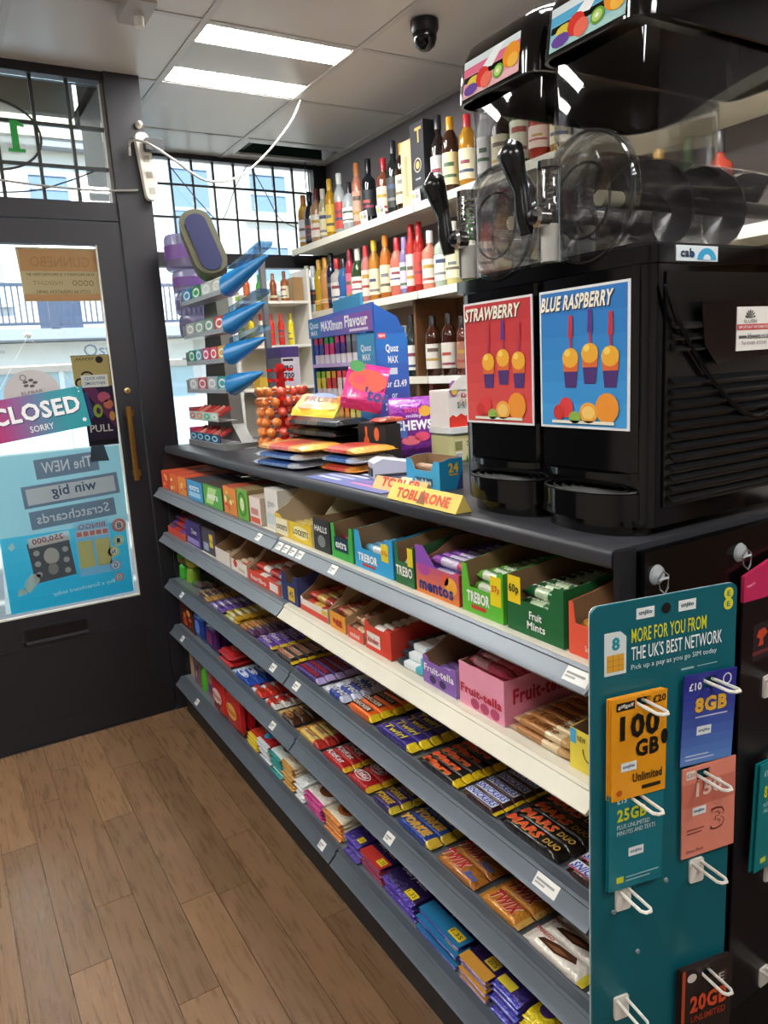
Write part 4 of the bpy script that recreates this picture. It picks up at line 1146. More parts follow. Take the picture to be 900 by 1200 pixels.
pkt('gum_pack', 'black and white gum pack stacked on second shelf beside the lilac carton', 'gum', me, None, locs, 'black and white gum packs on second shelf')
c = carton(2, 1.494, 1.374, 'red and white chocolate carton with a brown box behind on second shelf', '#d8402e', '#c2382a', .085, .06, pr=lambda w: Pr().rect(w * .08, .012, w * .6, .045, '#e9e2da', 1).text('kinder', w * .12, .02, w * .56, .036, '#c23026', 3, .04), post=.068)
fill(c, 'white and red chocolate stick in the red and white carton', 'sticks in red and white carton', [(.5, '#e6ded4'), (1, '#c8382c')], rows=2)
c = carton(2, 1.584, 1.502, 'low red-fronted carton of brown sweets on second shelf', '#df5a48', '#b09072', .07, .03, pr=ftext('mini', '#f0dcd2', .008, .02, .2, .8))
fill(c, 'brown sweet in the low red-fronted carton', 'sweets in low red-fronted carton', [(.5, '#8a5a3c'), (1, '#c9a07a')], rows=2)
c = carton(2, 1.678, 1.592, 'orange and yellow fronted carton on second shelf', '#e59a34', '#b89468', .08, .045, pr=ftext('egg', '#b8302a', .012, .03, .2, .8))
fill(c, 'brown and red sweet in the orange-fronted carton', 'sweets in orange-fronted carton', [(.5, '#a0402c'), (1, '#b98a5c')], rows=2)
c = carton(2, 1.858, 1.690, 'white and red carton with printed kraft back on second shelf', '#e8ddd2', '#c2a684', .115, .035, d=.2, pr=lambda w: Pr().rect(0, .002, w, .018, '#d84a38', 1).rect(w * .8, .02, w * .98, .034, '#dcbf3a', 1), post=.04, postw=.05)
fill(c, 'small red and gold sweet in the white and red carton', 'sweets in white and red carton', [(.4, '#c2402e'), (.7, '#d8b05a'), (1, '#a8342a')], rows=2, W=.03)
c = carton(2, 1.986, 1.872, 'navy blue carton with yellow panel by the shelf joint on second shelf', '#27306a', '#3a3f70', .10, .06, d=.18, pr=lambda w: Pr().rect(w * .4, .008, w * .8, .05, '#dcb83a', 1).text('45', w * .48, .02, w * .72, .038, '#2a2a4a', 2, .03), post=.085, postw=.2)
fill(c, 'navy wrapped sweet in the navy blue carton', 'sweets in navy carton', [(1, '#3a4480')], rows=1)
c = carton(2, 2.262, 2.002, 'long red-fronted carton of red and white sweets on second shelf', '#d8452f', '#b3937a', .10, .035, d=.2, pr=ftext('haribo', '#f0e0d8', .008, .024, .1, .6, .04, lambda p, w: p.rect(w * .7, .005, w * .95, .03, '#e8e2da', 1)))
fill(c, 'red and white wrapped sweet in the long red-fronted carton', 'sweets in long red-fronted carton', [(.3, '#d8402e'), (.5, '#e8e0d8'), (.8, '#b8302a'), (1, '#8a8f94')], rows=2, W=.034)
c = carton(2, 2.425, 2.272, 'white carton with red sweet on its front on second shelf', '#e3dcd2', '#bfa486', .105, .04, d=.2, pr=lambda w: Pr().ell(w * .3, .028, w * .12, .014, '#d23a2c', 1).rect(w * .5, .008, w * .9, .02, '#c9b89c', 1))
fill(c, 'pale wrapped sweet in the white carton with the red sweet', 'sweets in white carton', [(.5, '#d8c4a8'), (1, '#c2503c')], rows=1)
c = carton(2, 2.585, 2.432, 'plain pale open carton on second shelf', '#d9cfc4', '#c4ac8e', .105, .05, d=.2)
fill(c, 'beige wrapped sweet in the plain pale carton', 'sweets in plain pale carton', [(1, '#b9a085')], rows=1)
z2 = LV[1][2] + .0018
gbox('sweet_box', 'dark sweet box with a yellow tag on second shelf', 'box', .82, 2.755, 2.60, z2, .16, .098, '#4a4250', '#5a4638', Pr().rect(.085, .03, .125, .08, '#e2c43a').rect(.01, .01, .07, .04, '#9aa8c4').text('50p', .09, .045, .12, .06, '#3a3a3a', 1, .02))
gbox('sweet_box', 'purple and navy sweet box on second shelf', 'box', .815, 2.945, 2.765, z2, .16, .098, '#46307c', '#4c4258', Pr().rect(.01, .008, .16, .03, '#9a86c4').rect(.06, .04, .15, .085, '#2a2456').text('Chews', .07, .05, .14, .072, '#d8cfe8', 1, .03))
c = carton(2, 3.215, 2.955, 'brown carton with red front strip at the far end of second shelf', '#c8452f', '#8a6a50', .10, .028, d=.2)
fill(c, 'purple and red sweet stick in the brown carton at the far end', 'sticks in far brown carton', [(.3, '#6a3a8c'), (.6, '#c2402e'), (1, '#7a4a90')], rows=3, W=.026)
# ------------------------------------------------------------------ wall shelving with bottles
ws = thing('wall_shelving', 'cream wall shelving for bottles on the grey right-hand wall', 'shelving')
ZT = [2.18, 1.81, 1.43, 1.11]
for z in ZT:
    x0 = 1.965 if z > 1.5 else 2.0
    sh = MB().box((x0, -.6, z - .022), (2.245, 4.20, z), CREAM).build('shelf', ws, smooth=False)
    MB().box((x0 - .006, -.6, z - .032), (x0, 2.9, z + .002), WHITE if z < 2 else CREAM).box((x0 - .006, 2.91, z - .032), (x0, 4.20, z + .002), CREAM).build('shelf_edge', sh, smooth=False)
MB().box((2.235, -.6, .3), (2.248, 4.20, 1.79), mt('#7a5230', .5, 'wood')).build('back_panel', ws, smooth=False)
for y in (3.0, 1.6, .2):
    MB().box((2.0, y - .01, .3), (2.233, y + .01, 1.786), mt('#6a4527', .5)).build('divider', ws, smooth=False)

BT = {
 'whisky': [(.030, 0), (.036, .004), (.037, .17), (.034, .195), (.016, .225), (.014, .235), (.014, .262)],
 'square': [(.031, 0), (.038, .003), (.039, .165), (.036, .182), (.015, .20), (.0135, .21), (.0135, .258)],
 'tall': [(.028, 0), (.033, .004), (.033, .19), (.026, .225), (.0135, .25), (.013, .30)],
 'wine': [(.032, 0), (.037, .004), (.037, .185), (.030, .215), (.0145, .24), (.014, .305)],
 'round': [(.030, 0), (.037, .006), (.040, .07), (.038, .14), (.026, .17), (.014, .185), (.013, .225)],
 'slim': [(.024, 0), (.028, .004), (.028, .185), (.022, .21), (.0125, .228), (.012, .27)],
 'flask': [(.030, 0), (.038, .006), (.030, .08), (.036, .15), (.020, .19), (.0135, .20), (.013, .235)],
}
BM = {}
LB2 = ['#6a5a4a', '#a8483c', '#b8923c', '#3a4a6c', '#7a7a7c', '#8a3a4a', '#4a6a4c']


def bottle(y, z, kind, glass, liq, cap, lab, words, sc=1.0, x=2.03, lab2=None, opaque=False):
    key = (kind, glass, cap, lab, sc, lab2, opaque)
    if key not in BM:
        pf = [(r * min(sc, .98), h * sc) for r, h in BT[kind]]
        body = MB().lathe(pf, mt(glass, .06) if opaque else mt(glass, .05, 'bottle'), 16).mesh('bottle', ang=60)
        liqm = None
        if liq:
            hf = pf[3][1] * .98
            liqm = MB().lathe([(pf[0][0] - .004, .006), (pf[1][0] - .003, .01), (pf[2][0] - .003, pf[2][1] * .97), (pf[3][0] - .004, hf)], mt(liq, .15), 14).mesh('liquid', ang=60)
        hn = pf[-1][1]
        rc = pf[-1][0] + .0025
        capm = MB().lathe([(rc, hn - .045 * sc), (rc, hn + .006), (rc - .002, hn + .009), (1e-4, hn + .009)], mt(cap, .3), 14).mesh('cap', ang=40)
        zl0, zl1 = pf[1][1] + .03 * sc, pf[2][1] - .025 * sc
        if kind == 'round':
            zl0, zl1 = .045 * sc, .115 * sc
        rl = max(r for r, h in pf) + .0008
        lb = MB().lathe([(rl, zl0), (rl, zl1)], mt(lab, .55), 12, None, PI * .72, PI * 1.72)
        lb.lathe([(rl + .0004, zl0 + (zl1 - zl0) * (.5 + .06 * (len(BM) % 4))), (rl + .0004, zl0 + (zl1 - zl0) * (.62 + .07 * (len(BM) % 4)))], mt(LB2[len(BM) % 7], .5), 6, None, PI * (.95 + .04 * (len(BM) % 3)), PI * (1.35 + .05 * (len(BM) % 4)))
        f0 = .12 + .1 * (len(BM) % 3)
        lb.lathe([(rl + .0004, zl0 + (zl1 - zl0) * f0), (rl + .0004, zl0 + (zl1 - zl0) * (f0 + .10))], mt(LB2[(len(BM) * 3 + 2) % 7], .5), 6, None, PI * .9, PI * 1.5)
        BM[key] = (body, liqm, capm, lb.mesh('label', fix=False))
    m = BM[key]
    o = tag(obj('bottle', m[0], None, (x, y, z + .0006)), words, 'bottle', 'bottles on the wall shelving')
    if m[1]:
        obj('liquid', m[1], o)
    obj('cap', m[2], o)
    obj('label', m[3], o)
    return o


U = ZT[0]
UPL = [
 (4.15, 'whisky', '#caa050', '#c98a2a', '#b5763c', '#cfcfd2', 'amber whisky bottle with silver label at the window end of the top bottle shelf', 1.1),
 (4.07, 'wine', '#20242c', None, '#1c1c20', '#3a3a42', 'narrow black bottle second from the window on the top bottle shelf', .95),
 (3.985, 'square', '#c9a27c', '#8a4a2a', '#5a1f22', '#d3ccc0', 'square bottle with dark red cap and cream label on the top bottle shelf', 1.12),
 (3.90, 'slim', '#d8d2b8', '#b58a34', '#c9c3b0', '#d9d0a8', 'slim bottle with pale cap partly hidden behind the gold bottle', 1.0),
 (3.816, 'slim', '#e0b030', '#d9a01e', '#d8a93a', '#e6c24a', 'tall golden yellow bottle on the top bottle shelf', 1.12),
 (3.705, 'tall', '#dfe6e6', None, '#e2e4e2', '#c8483c', 'clear vodka bottle with red label and white cap on the top bottle shelf', 1.02),
 (3.606, 'round', '#dfe8ee', None, '#23262c', '#e3e7ea', 'clear rounded bottle with dark cap and white label on the top bottle shelf', 1.06),
 (3.516, 'slim', '#d99a80', '#c9644a', '#b5703c', '#d8a890', 'pink and copper bottle with orange cap on the top bottle shelf', 1.15),
 (3.40, 'square', '#14171c', None, '#101114', '#20242a', 'black square whiskey bottle with black cap on the top bottle shelf', 1.17),
 (3.255, 'square', '#6a3a2a', None, '#a81e2c', '#d9c9b8', 'brown bottle with red wax cap and cream label on the top bottle shelf', 1.05),
 (3.165, 'wine', '#1c2422', None, '#26262a', '#2c3230', 'tall dark wine bottle behind the gold-necked one on the top bottle shelf', 1.06),
 (3.085, 'whisky', '#2a1a12', None, '#d8a02a', '#e3d6a8', 'dark brandy bottle with gold neck and cream label on the top bottle shelf', 1.12),
 (2.80, 'wine', '#221c1a', None, '#2a2a30', '#b9b9bc', 'dark bottle with silver label beside the black gift box', 1.08),
 (2.715, 'whisky', '#3a2318', None, '#e0a02a', '#e9dca8', 'dark rum bottle with bright gold neck right of the black gift box', 1.14)]
for y, k, g, l, c, lb, w, sc in UPL:
    bottle(y, U, k, g, l, c, lb, w, sc, opaque=(l is None and int(g[1:3], 16) < 110))
gb = gbox('gift_box', 'pale wooden-coloured bottle gift box on the top bottle shelf', 'box', 1.99, 3.035, 2.955, U + .001, .08, .285, '#d3b38c', '#c9a880', Pr().text('LIQUEUR', .02, .06, .06, .20, '#a8845c', 1) if False else Pr().rect(.03, .05, .05, .22, '#b8946a'), top='#c9a880')
gb = gbox('gift_box', 'tall black bottle gift box with gold emblem on the top bottle shelf', 'box', 1.985, 2.945, 2.845, U + .001, .09, .335, '#23242a', '#1c1d22', Pr().rect(.035, .30, .085, .312, '#c9a85a').rect(.055, .25, .065, .30, '#c9a85a').ring(.05, .16, .028, .03, .005, '#b8b0a0', 1).ell(.05, .16, .014, .016, '#c9a85a', 1).rect(.03, .10, .07, .108, '#8d8d90').text('RESERVE', .02, .06, .08, .072, '#a8a8aa', 1), top='#1c1d22')
for y, lab in ((3.36, 'farthest'), (3.20, 'middle'), (2.90, 'nearest')):
    o = tag(MB().box((-.001, -.035, 0), (.001, .035, .055), mt('#e6e6e0', .5)).build('price_card', smooth=False), 'white price card with yellow dot on the top bottle shelf edge, %s of three' % lab, 'price card', 'price cards on the bottle shelf')
    o.location = (1.972, y, U + .0035)
    o.rotation_euler = (0, -.12, 0)
    Pr().ell(.018, .032, .011, .011, '#e8b82a').rect(.034, .02, .062, .036, '#8d8d90').rect(.034, .04, .058, .045, '#a06a6a').build(o, (-.001, .035, 0), UY, UZ)
LO = ZT[1]
LOL = [
 (4.168, 'slim', '#cfd8c0', None, '#c9d0b0', '#dfe3cc', 'pale green liqueur bottle nearest the window on the second bottle shelf', 1.0),
 (4.088, 'round', '#dfe3e6', None, '#c9ccd0', '#2c2c30', 'clear bottle with black label on the second bottle shelf', 1.15),
 (4.005, 'flask', '#e0c040', '#dcb52a', '#d8a23a', '#e3c860', 'yellow waisted bottle with gold cap on the second bottle shelf', 1.2),
 (3.927, 'flask', '#e6b070', '#d89a50', '#d39a3a', '#e9c08a', 'peach waisted bottle with orange cap on the second bottle shelf', 1.2),
 (3.858, 'slim', '#1a2440', None, '#14161e', '#24304c', 'navy blue bottle with black cap on the second bottle shelf', 1.1),
 (3.79, 'square', '#e2dcd6', None, '#b8242a', '#d8d2cc', 'clear bottle with red cap beside the blue one on the second bottle shelf', 1.0),
 (3.712, 'flask', '#4a86c8', '#3a74b8', '#23262e', '#8ab0dc', 'blue waisted bottle with black cap on the second bottle shelf', 1.05),
 (3.64, 'slim', '#d84a64', '#c83a54', '#8a1c2a', '#d86a80', 'pink-red slim bottle on the second bottle shelf', 1.06),
 (3.555, 'round', '#2f4a2a', None, '#d8d4c8', '#e2e2d8', 'dark green bottle with white label and pale cap on the second bottle shelf', 1.22),
 (3.47, 'slim', '#e09a94', '#d88078', '#c23038', '#ead0c8', 'pale pink bottle with red cap on the second bottle shelf', 1.02),
 (3.385, 'tall', '#d89a3c', '#c9862a', '#e0b82a', '#efe4b8', 'amber bottle with cream label and yellow cap on the second bottle shelf', .96),
 (3.275, 'tall', '#d8873a', '#c9702a', '#e08a2a', '#e9dcb4', 'amber bottle with orange cap on the second bottle shelf', .98),
 (3.17, 'round', '#e5907a', '#e0704a', '#b82430', '#ecd8c8', 'pink and orange gin bottle with round red stopper on the second bottle shelf', 1.18),
 (3.105, 'slim', '#a89ac8', '#9a88c0', '#8a7ab0', '#c4bbdc', 'lilac bottle on the second bottle shelf', .95),
 (3.045, 'slim', '#d04038', '#c8302a', '#c02028', '#e2c8c0', 'red bottle with pale label on the second bottle shelf', 1.12),
 (2.98, 'slim', '#c8342c', '#c02a24', '#b81c24', '#c8443c', 'plain red bottle with red cap on the second bottle shelf', 1.12),
 (2.895, 'square', '#e8a48c', '#e07a5a', '#d8d4d0', '#e2cfc4', 'peach gin bottle with silver cap on the second bottle shelf', .97),
 (2.80, 'square', '#cfdccc', None, '#d4d8d4', '#dfe4da', 'clear gin bottle with pale green label on the second bottle shelf', 1.0),
 (2.715, 'square', '#dcd49a', '#d8c868', '#d8d4c8', '#e0dcb8', 'pale yellow gin bottle on the second bottle shelf', 1.0)]
for y, k, g, l, c, lb, w, sc in LOL:
    bottle(y, LO, k, g, l, c, lb, w, sc, opaque=(l is None and int(g[1:3], 16) < 110))
TH = ZT[2]
for y, k, g, c, lb, w, sc in (
 (3.07, 'wine', '#26302c', '#1c1c20', '#dfe0da', 'dark bottle with tall white label on the third bottle shelf', .92),
 (3.135, 'whisky', '#c9c2b4', '#8d8f92', '#c4bcae', 'short clear bottle behind the dark ones on the third bottle shelf', .9),
 (2.90, 'whisky', '#3a1c12', '#1d1416', '#dcd6cc', 'dark brown bottle with white label, left of the pair on the third shelf', 1.0),
 (2.775, 'whisky', '#38190f', '#1a1214', '#d6d0c4', 'dark brown bottle with white label, right of the pair on the third shelf', 1.0),
 (2.68, 'slim', '#5a2a20', '#2a1a1a', '#a8705c', 'small brown bottle at the near end of the third bottle shelf', .9)):
    bottle(y, TH, k, g, None, c, lb, w, sc, opaque=True)
FO = ZT[3]
bottle(2.92, FO, 'wine', '#1d1f1c', None, '#7a1a20', '#dcd9a8', 'dark wine bottle with cream label and red neck on the fourth bottle shelf', .9, opaque=True)
bottle(3.16, FO, 'slim', '#d8b04a', '#c99a3a', '#d8483a', '#e6c84a', 'small yellow bottle with red cap on the fourth bottle shelf', .75)
gbox('gift_box', 'small red carton standing on the fourth bottle shelf', 'box', 2.02, 3.10, 3.0, FO + .001, .10, .20, '#a82a24', '#8f201c', Pr().rect(.02, .10, .08, .15, '#d85a3c'))
# the run of bottles behind the slush machine, seen through its clear bowls
CC = [('#d8a23a', '#c98a2a', '#c23038', '#e6dcb8', 'amber'), ('#3f7a3a', None, '#2c5a2a', '#dfe6cc', 'green'), ('#e2e6e6', None, '#b9bcc0', '#e9e9e6', 'clear'), ('#c8503c', '#b83c2c', '#2a2a2e', '#e6d0c4', 'red'), ('#2a1e1a', None, '#c99a34', '#d9cfae', 'dark')]
for zi, (zz, nm) in enumerate(((U, 'top'), (LO, 'second'))):
    n = 12
    for i in range(n):
        y = 2.60 - i * .105
        g, l, c, lb, cn = CC[(i * 2 + zi) % 5]
        bottle(y, zz, ['whisky', 'slim', 'square', 'wine', 'round'][(i + zi) % 5], g, l, c, lb, '%s bottle behind the slush machine on the %s bottle shelf, %s towards the camera' % (cn, nm, (ORD + ['last'])[min(i, 11)]), 1.05, opaque=(g == '#2a1e1a'))

# small white shelf rack in the window corner
wr = thing('window_rack', 'small white shelf rack of miniatures in the window corner', 'shelf')
for z in (1.875, 1.635, 1.40):
    MB().box((1.50, 3.98, z - .014), (1.935, 4.20, z), WHITE).build('shelf', wr, smooth=False)
MB().box((1.50, 4.20, .02), (1.935, 4.21, 1.93), mt('#d8d3c6', .6)).build('back_panel', wr, smooth=False)
MB().box((1.485, 3.98, 0), (1.50, 4.21, 1.93), WHITE).box((1.935, 3.98, 0), (1.95, 4.21, 2.05), WHITE).build('side_panel', wr, smooth=False)
MIN = [(1.53, 1.875, 'round', '#7ab04a', '#2f8a3a', 'green'), (1.60, 1.875, 'flask', '#b85a34', '#c9a03a', 'rust'), (1.68, 1.875, 'round', '#48a83c', '#2c8a34', 'bright green'), (1.76, 1.875, 'flask', '#8a4a2c', '#a0703c', 'brown'), (1.83, 1.875, 'square', '#9a5a30', '#7a4a2a', 'tan'),
       (1.55, 1.635, 'slim', '#2f7a4a', '#1c3a2a', 'dark green'), (1.61, 1.635, 'slim', '#d8c428', '#1c1c1c', 'yellow'), (1.67, 1.635, 'slim', '#d8cfc0', '#b82a24', 'white'), (1.73, 1.635, 'slim', '#d82a20', '#b81c1a', 'scarlet'), (1.79, 1.635, 'slim', '#cf2a1e', '#d8402a', 'red'), (1.85, 1.635, 'slim', '#e0d42a', '#b8b020', 'lemon')]
for x, z, k, g, c, n in MIN:
    bottle(4.06, z, k, g, None, c, '#d8cfae' if z > 1.7 else g, '%s miniature bottle on the %s tier of the window rack' % (n, 'upper' if z > 1.7 else 'lower'), .62, x=x, opaque=True)
gbox('snack_carton', 'brown cardboard box on the upper tier of the window rack', 'carton', 1.868, 4.15, 4.02, 1.8765, .06, .13, '#a8865c', '#9a7850', None)
gbox('snack_carton', 'orange and yellow box low on the window rack', 'carton', 1.62, 4.12, 4.02, 1.4015, .2, .06, '#d8b83a', '#c9a83a', None)
# ------------------------------------------------------------------ goods on the counter
ZK = 1.2106
# gum merchandiser with blue-nosed trays
gs = thing('gum_stand', 'grey gum display stand with blue-nosed trays at the far end of the counter', 'display stand')
OLIVE = mt('#55543f', .5)
MB().prism([(2.72, ZK), (3.17, ZK), (3.14, 1.30), (3.02, 1.86), (2.90, 1.86), (2.84, 1.30)], 1.01, 1.06, mt('#6f716c', .45), 'x').build('column', gs, smooth=False)
MB().rbox((.93, 2.725, ZK), (1.10, 3.19, ZK + .022), mt('#77797a', .4), .02).build('base', gs)
M = Matrix.Translation((.985, 2.88, 1.965)) @ Matrix.Rotation(math.radians(-12), 4, 'Z') @ Matrix.Rotation(-.26, 4, 'Y') @ Matrix.Rotation(math.radians(-22), 4, 'X')
hd = MB().rbox((-.062, -.02, -.115), (.062, .05, .155), OLIVE, .06, 'y', 6, M).build('header', gs)
MB().rbox((-.040, -.026, -.105), (.040, -.0205, .133), mt('#1e2350', .45), .04, 'y', 6, M).build('header_panel', gs)
for k, (z, r, h) in enumerate(((1.925, .090, .14), (1.835, .076, .086), (1.745, .070, .086), (1.655, .066, .086))):
    tb = MB().lathe([(r * .9, 0), (r, .01), (r, h - .012), (r * .93, h)], mt('#8a83a0', .2, 'film'), 18, Matrix.Translation((1.02, 3.20 + .02 * (k == 0), z))).build('tub', gs)
    MB().lathe([(r + .001, h * .3), (r + .001, h * .7)], mt('#6e4a8c' if k < 2 else '#5d5a78', .4), 18, Matrix.Translation((1.02, 3.20 + .02 * (k == 0), z)), PI * .6, PI * 1.7).build('tub_band', tb, fix=False)
MB().rbox((1.21, 2.905, ZK), (1.235, 2.93, 1.95), mt('#74787a', .4), .004).build('pole', gs)
BLUE = mt('#1f86cf', .18)
GRY = mt('#9aa0a6', .3)
TR = [(1.775, 3.10, 2.62, 2.26, .035), (1.645, 3.10, 2.63, 2.31, .03), (1.540, 3.10, 2.65, 2.33, .025), (1.430, 3.13, 2.66, 2.38, .025)]
PK = [['#3a8fc4', '#2f9a5a', '#cdd8d4', '#cfcfc4'], ['#b5b9b8', '#8fa89c', '#7a9c8c', '#c83a3c'], ['#2f9c7c', '#5aa8b8', '#d0487c', '#d84a5c', '#d8a83a'], ['#b9c4c8', '#c8606c', '#b5c0c4', '#2fa0a4']]
TN = ['top', 'second', 'third', 'fourth']
GN = {'#3a8fc4': 'blue', '#2f9a5a': 'green', '#cdd8d4': 'pale mint', '#cfcfc4': 'cream', '#b5b9b8': 'silver', '#8fa89c': 'sage', '#7a9c8c': 'grey-green', '#c83a3c': 'red', '#2f9c7c': 'sea green', '#5aa8b8': 'turquoise', '#d0487c': 'magenta', '#d84a5c': 'coral', '#d8a83a': 'gold', '#b9c4c8': 'pale silver', '#c8606c': 'rose', '#b5c0c4': 'ice grey', '#2fa0a4': 'teal'}
for k, (z, yf, yn, yt, rise) in enumerate(TR):
    tr = MB().box((.935, yn, z - .004), (1.008, yf, z), GRY).box((.935, yn, z), (.939, yf, z + .012), mt('#c4ccd2', .15, 'film')).box((.935, yf, z - .004), (1.008, yf + .004, z + .05), GRY).build('tray', gs, smooth=False)
    secs = []
    for i in range(7):
        t = i / 6
        y = yn + (yt - yn) * t
        f = (1 - t) ** .8 * .90 + .10
        zc = z + .026 + (rise + .012) * t
        secs.append([(.968 + .036 * f * math.cos(a * PI / 6), y, zc + .040 * f * math.sin(a * PI / 6)) for a in range(12)])
    MB().loft(secs, BLUE).build('tray_nose', gs, ang=70)
    if k < 3:
        MB().prism([(yn - .02, z + .06), (yt + .03, z + .05 + rise * 1.6), (yt + .02, z + .065 + rise * 1.6), (yn - .02, z + .08)], .955, 1.0, mt('#c4dcec', .1, 'clear'), 'x').build('clear_flap', gs, smooth=False)
    n = len(PK[k])
    w = (yf - yn) / n
    for i, c in enumerate(PK[k]):
        o = tag(MB().rbox((0, -w / 2 + .003, 0), (.045, w / 2 - .003, .058), mt(c, .35, 'foil'), .008, 'y').build('gum_pack'), '%s gum pack on the %s tray of the gum stand' % (GN[c], TN[k]), 'gum', 'gum packs on the gum stand')
        o.location = (.945, yf - w * (i + .5), z + .0006)
        Pr().ell(w / 2, .032, w * .34, .017, '#e6ecec').ell(w / 2, .032, w * .24, .010, c, 1).rect(w * .2, .006, w * .8, .012, '#e6ecec', 1).build(o, (-.0002, w / 2, 0), UY, UZ)
for k, (z, yf, yn, c, cn) in enumerate(((1.318, 3.12, 2.765, '#b9d0c4', 'upper'), (1.2335, 3.14, 2.765, '#26486c', 'lower'))):
    tr = MB().box((.930, yn, z - .0005), (1.008, yf, z + .003), GRY).box((.930, yn, z + .003), (.934, yf, z + .034), mt(c, .35)).box((.930, yf, z), (1.008, yf + .004, z + .05), mt('#d8487c' if k else '#c86a6c', .4)).build('low_tray', gs, smooth=False)
    p = Pr()
    for i in range(4):
        p.ell(.045 + i * .09, .018, .036, .012, ['#d84a5c', '#e88a6c', '#4ab08c', '#e6ecec'][i] if k == 0 else '#9ad0dc', 0)
        p.ell(.045 + i * .09, .018, .02, .006, c, 1)
    p.build(tr, (.930, yf, z), UY, UZ)
    for i in range(6):
        x0 = tag(MB().tube([(.942, 0, .012), (.998, 0, .042)], .0105, mt(['#d8504c', '#e08a7c', '#c83a3c'][i % 3], .35, 'foil'), 8).build('sweet_tube'), 'red sweet tube in the %s bottom tray of the gum stand, %s from the window' % (cn, ORD[i]), 'sweets', 'sweet tubes in the gum stand')
        x0.location = (0, yf - .03 - i * .056, z + .007)
# lollipop stand
lx, ly = 1.122, 2.59
ls = thing('lollipop_stand', 'bright red plastic lollipop stand with round tiers on the counter', 'display stand', (lx, ly, ZK))
RED = mt('#d6261f', .25)
MB().lathe([(.06, 0), (.06, .008), (.02, .014), (.014, .02)], RED, 18).build('base', ls)
MB().lathe([(.016, .02), (.016, .31)], RED, 12).build('post', ls)
for i in range(8):
    z = .036 + i * .036
    rg = MB().lathe([(.016, z - .003), (.036, z - .003), (.036, z + .003), (.016, z + .003)], RED, 14).build('tier', ls)
    if i > 5:
        sm = MB()
        for a in range(8):
            c_, s_ = math.cos(a * PI / 4), math.sin(a * PI / 4)
            sm.box((.034, -.003, -.006), (.05, .003, .006), RED, Matrix.Translation((0, 0, z)) @ Matrix.Rotation(a * PI / 4, 4, 'Z'))
        sm.build('tier_spikes', ls, smooth=False)['kind'] = 'stuff'
lol = MB().sphere((.084, 0, 0), .0178, mt('#ee8a3c', .3, 'foil'), 10, 7).mesh('lollipop')
lol2 = MB().sphere((.084, 0, 0), .0178, mt('#e0523a', .3, 'foil'), 10, 7).mesh('lollipop')
stk = MB().tube([(.037, 0, 0), (.070, 0, 0)], .0022, mt('#e9e4dc', .4), 6).mesh('stick')
for i in range(6):
    for a in range(11):
        th = a * 2 * PI / 11 + .28 * (i % 2)
        red = math.cos(th - 5.2) > .55
        o = tag(obj('lollipop', lol2 if red else lol, None, (lx, ly, ZK + .036 + i * .036), (0, .06, th)), '%s lollipop on the %s tier of the red stand, %s round from the wall' % ('red' if red else 'orange', ['bottom', 'second', 'third', 'fourth', 'fifth', 'top'][i], ORD[a]), 'lollipop', 'lollipops on the red stand')
        obj('stick', stk, o)
# boxed vaporiser kit and big disposable vape display
vb = MB().box((1.195, 2.735, ZK), (1.27, 2.87, 1.585), mt('#8f8f98', .5)).build('boxed_kit', smooth=False)
tag(vb, 'tall white and grey boxed kit with purple top beside the vape display', 'box')
MB().box((1.194, 2.7349, 1.545), (1.2708, 2.8705, 1.5858), mt('#4c3a7c', .45)).build('purple_top', vb, smooth=False)
MB().box((1.1945, 2.7335, ZK), (1.2705, 2.735, 1.5445), mt('#e2e0ea', .5)).build('white_side', vb, smooth=False)
Pr().text('PRO', .008, .285, .048, .305, '#26262c', 0, .06).text('700', .008, .255, .050, .277, '#26262c', 0, .06).rect(.006, .32, .05, .329, '#26262c').rect(.03, .01, .055, .18, '#6a4a9c').rect(.006, .246, .05, .248, '#26262c').build(vb, (1.1945, 2.7335, ZK), UX, UZ)
vd = thing('vape_display', 'blue and purple vape display stand with two racks of slim boxes on the counter', 'display stand', (1.20, 2.025, ZK))
VB = mt('#2b5f9c', .4)
VP = mt('#5a3c92', .4)
W_ = .445
# local: x depth, y from near (0) to far (.445)
MB().box((.03, 0, 0), (.11, W_, .40), VB).build('body', vd, smooth=False)
MB().box((0, 0, 0), (.03, .012, .40), VB).box((0, W_ - .012, 0), (.03, W_, .40), VB).box((0, .105, 0), (.03, .115, .40), mt('#3a78b4', .4)).build('side_wall', vd, smooth=False)
for z, nm in ((.07, 0), (.185, 1), (.30, 2)):
    MB().box((-.004, .115, z - .012), (.03, W_ - .012, z), mt('#b9a8d8', .4)).build('rack', vd, smooth=False)
MB().prism([(0, .39), (W_, .39), (W_, .455), (.0, .475)], -.006, .004, mt('#4e6ac0', .4), 'x').build('header', vd, smooth=False)
MB().prism([(.11, .475), (.30, .468), (.30, .505), (.11, .515)], .02, .03, mt('#3d9abf', .4), 'x').build('header_crest', vd, smooth=False)
p = Pr().grad(.09, 0, .445, .06, '#5a74c4', '#8a4aa0', 5, 0, True).rect(0, 0, .09, .06, '#3a86b4').text('Quoz', .012, .026, .08, .052, '#e4eef6', 2, .03).text('MAX', .02, .006, .07, .022, '#e4eef6', 2, .03).text('MAXimum', .10, .016, .255, .050, '#f2f2f8', 2, .05).text('Flavour', .27, .018, .42, .056, '#f2f2f8', 2, .05).rect(.30, .004, .42, .012, '#d8d0e8', 2)
p.build(vd, (-.006, W_, .392), UY, UZ)
p = Pr().grad(0, 0, .105, .38, '#2f5ea8', '#3f9ac4', 6)
for v in (.30, .18, .05):
    p.text('Quoz', .02, v + .025, .085, v + .05, '#e4eef6', 2, .03).text('MAX', .028, v, .078, v + .02, '#e4eef6', 2, .03)
p.build(vd, (-.001, .107, .002), UY, UZ)
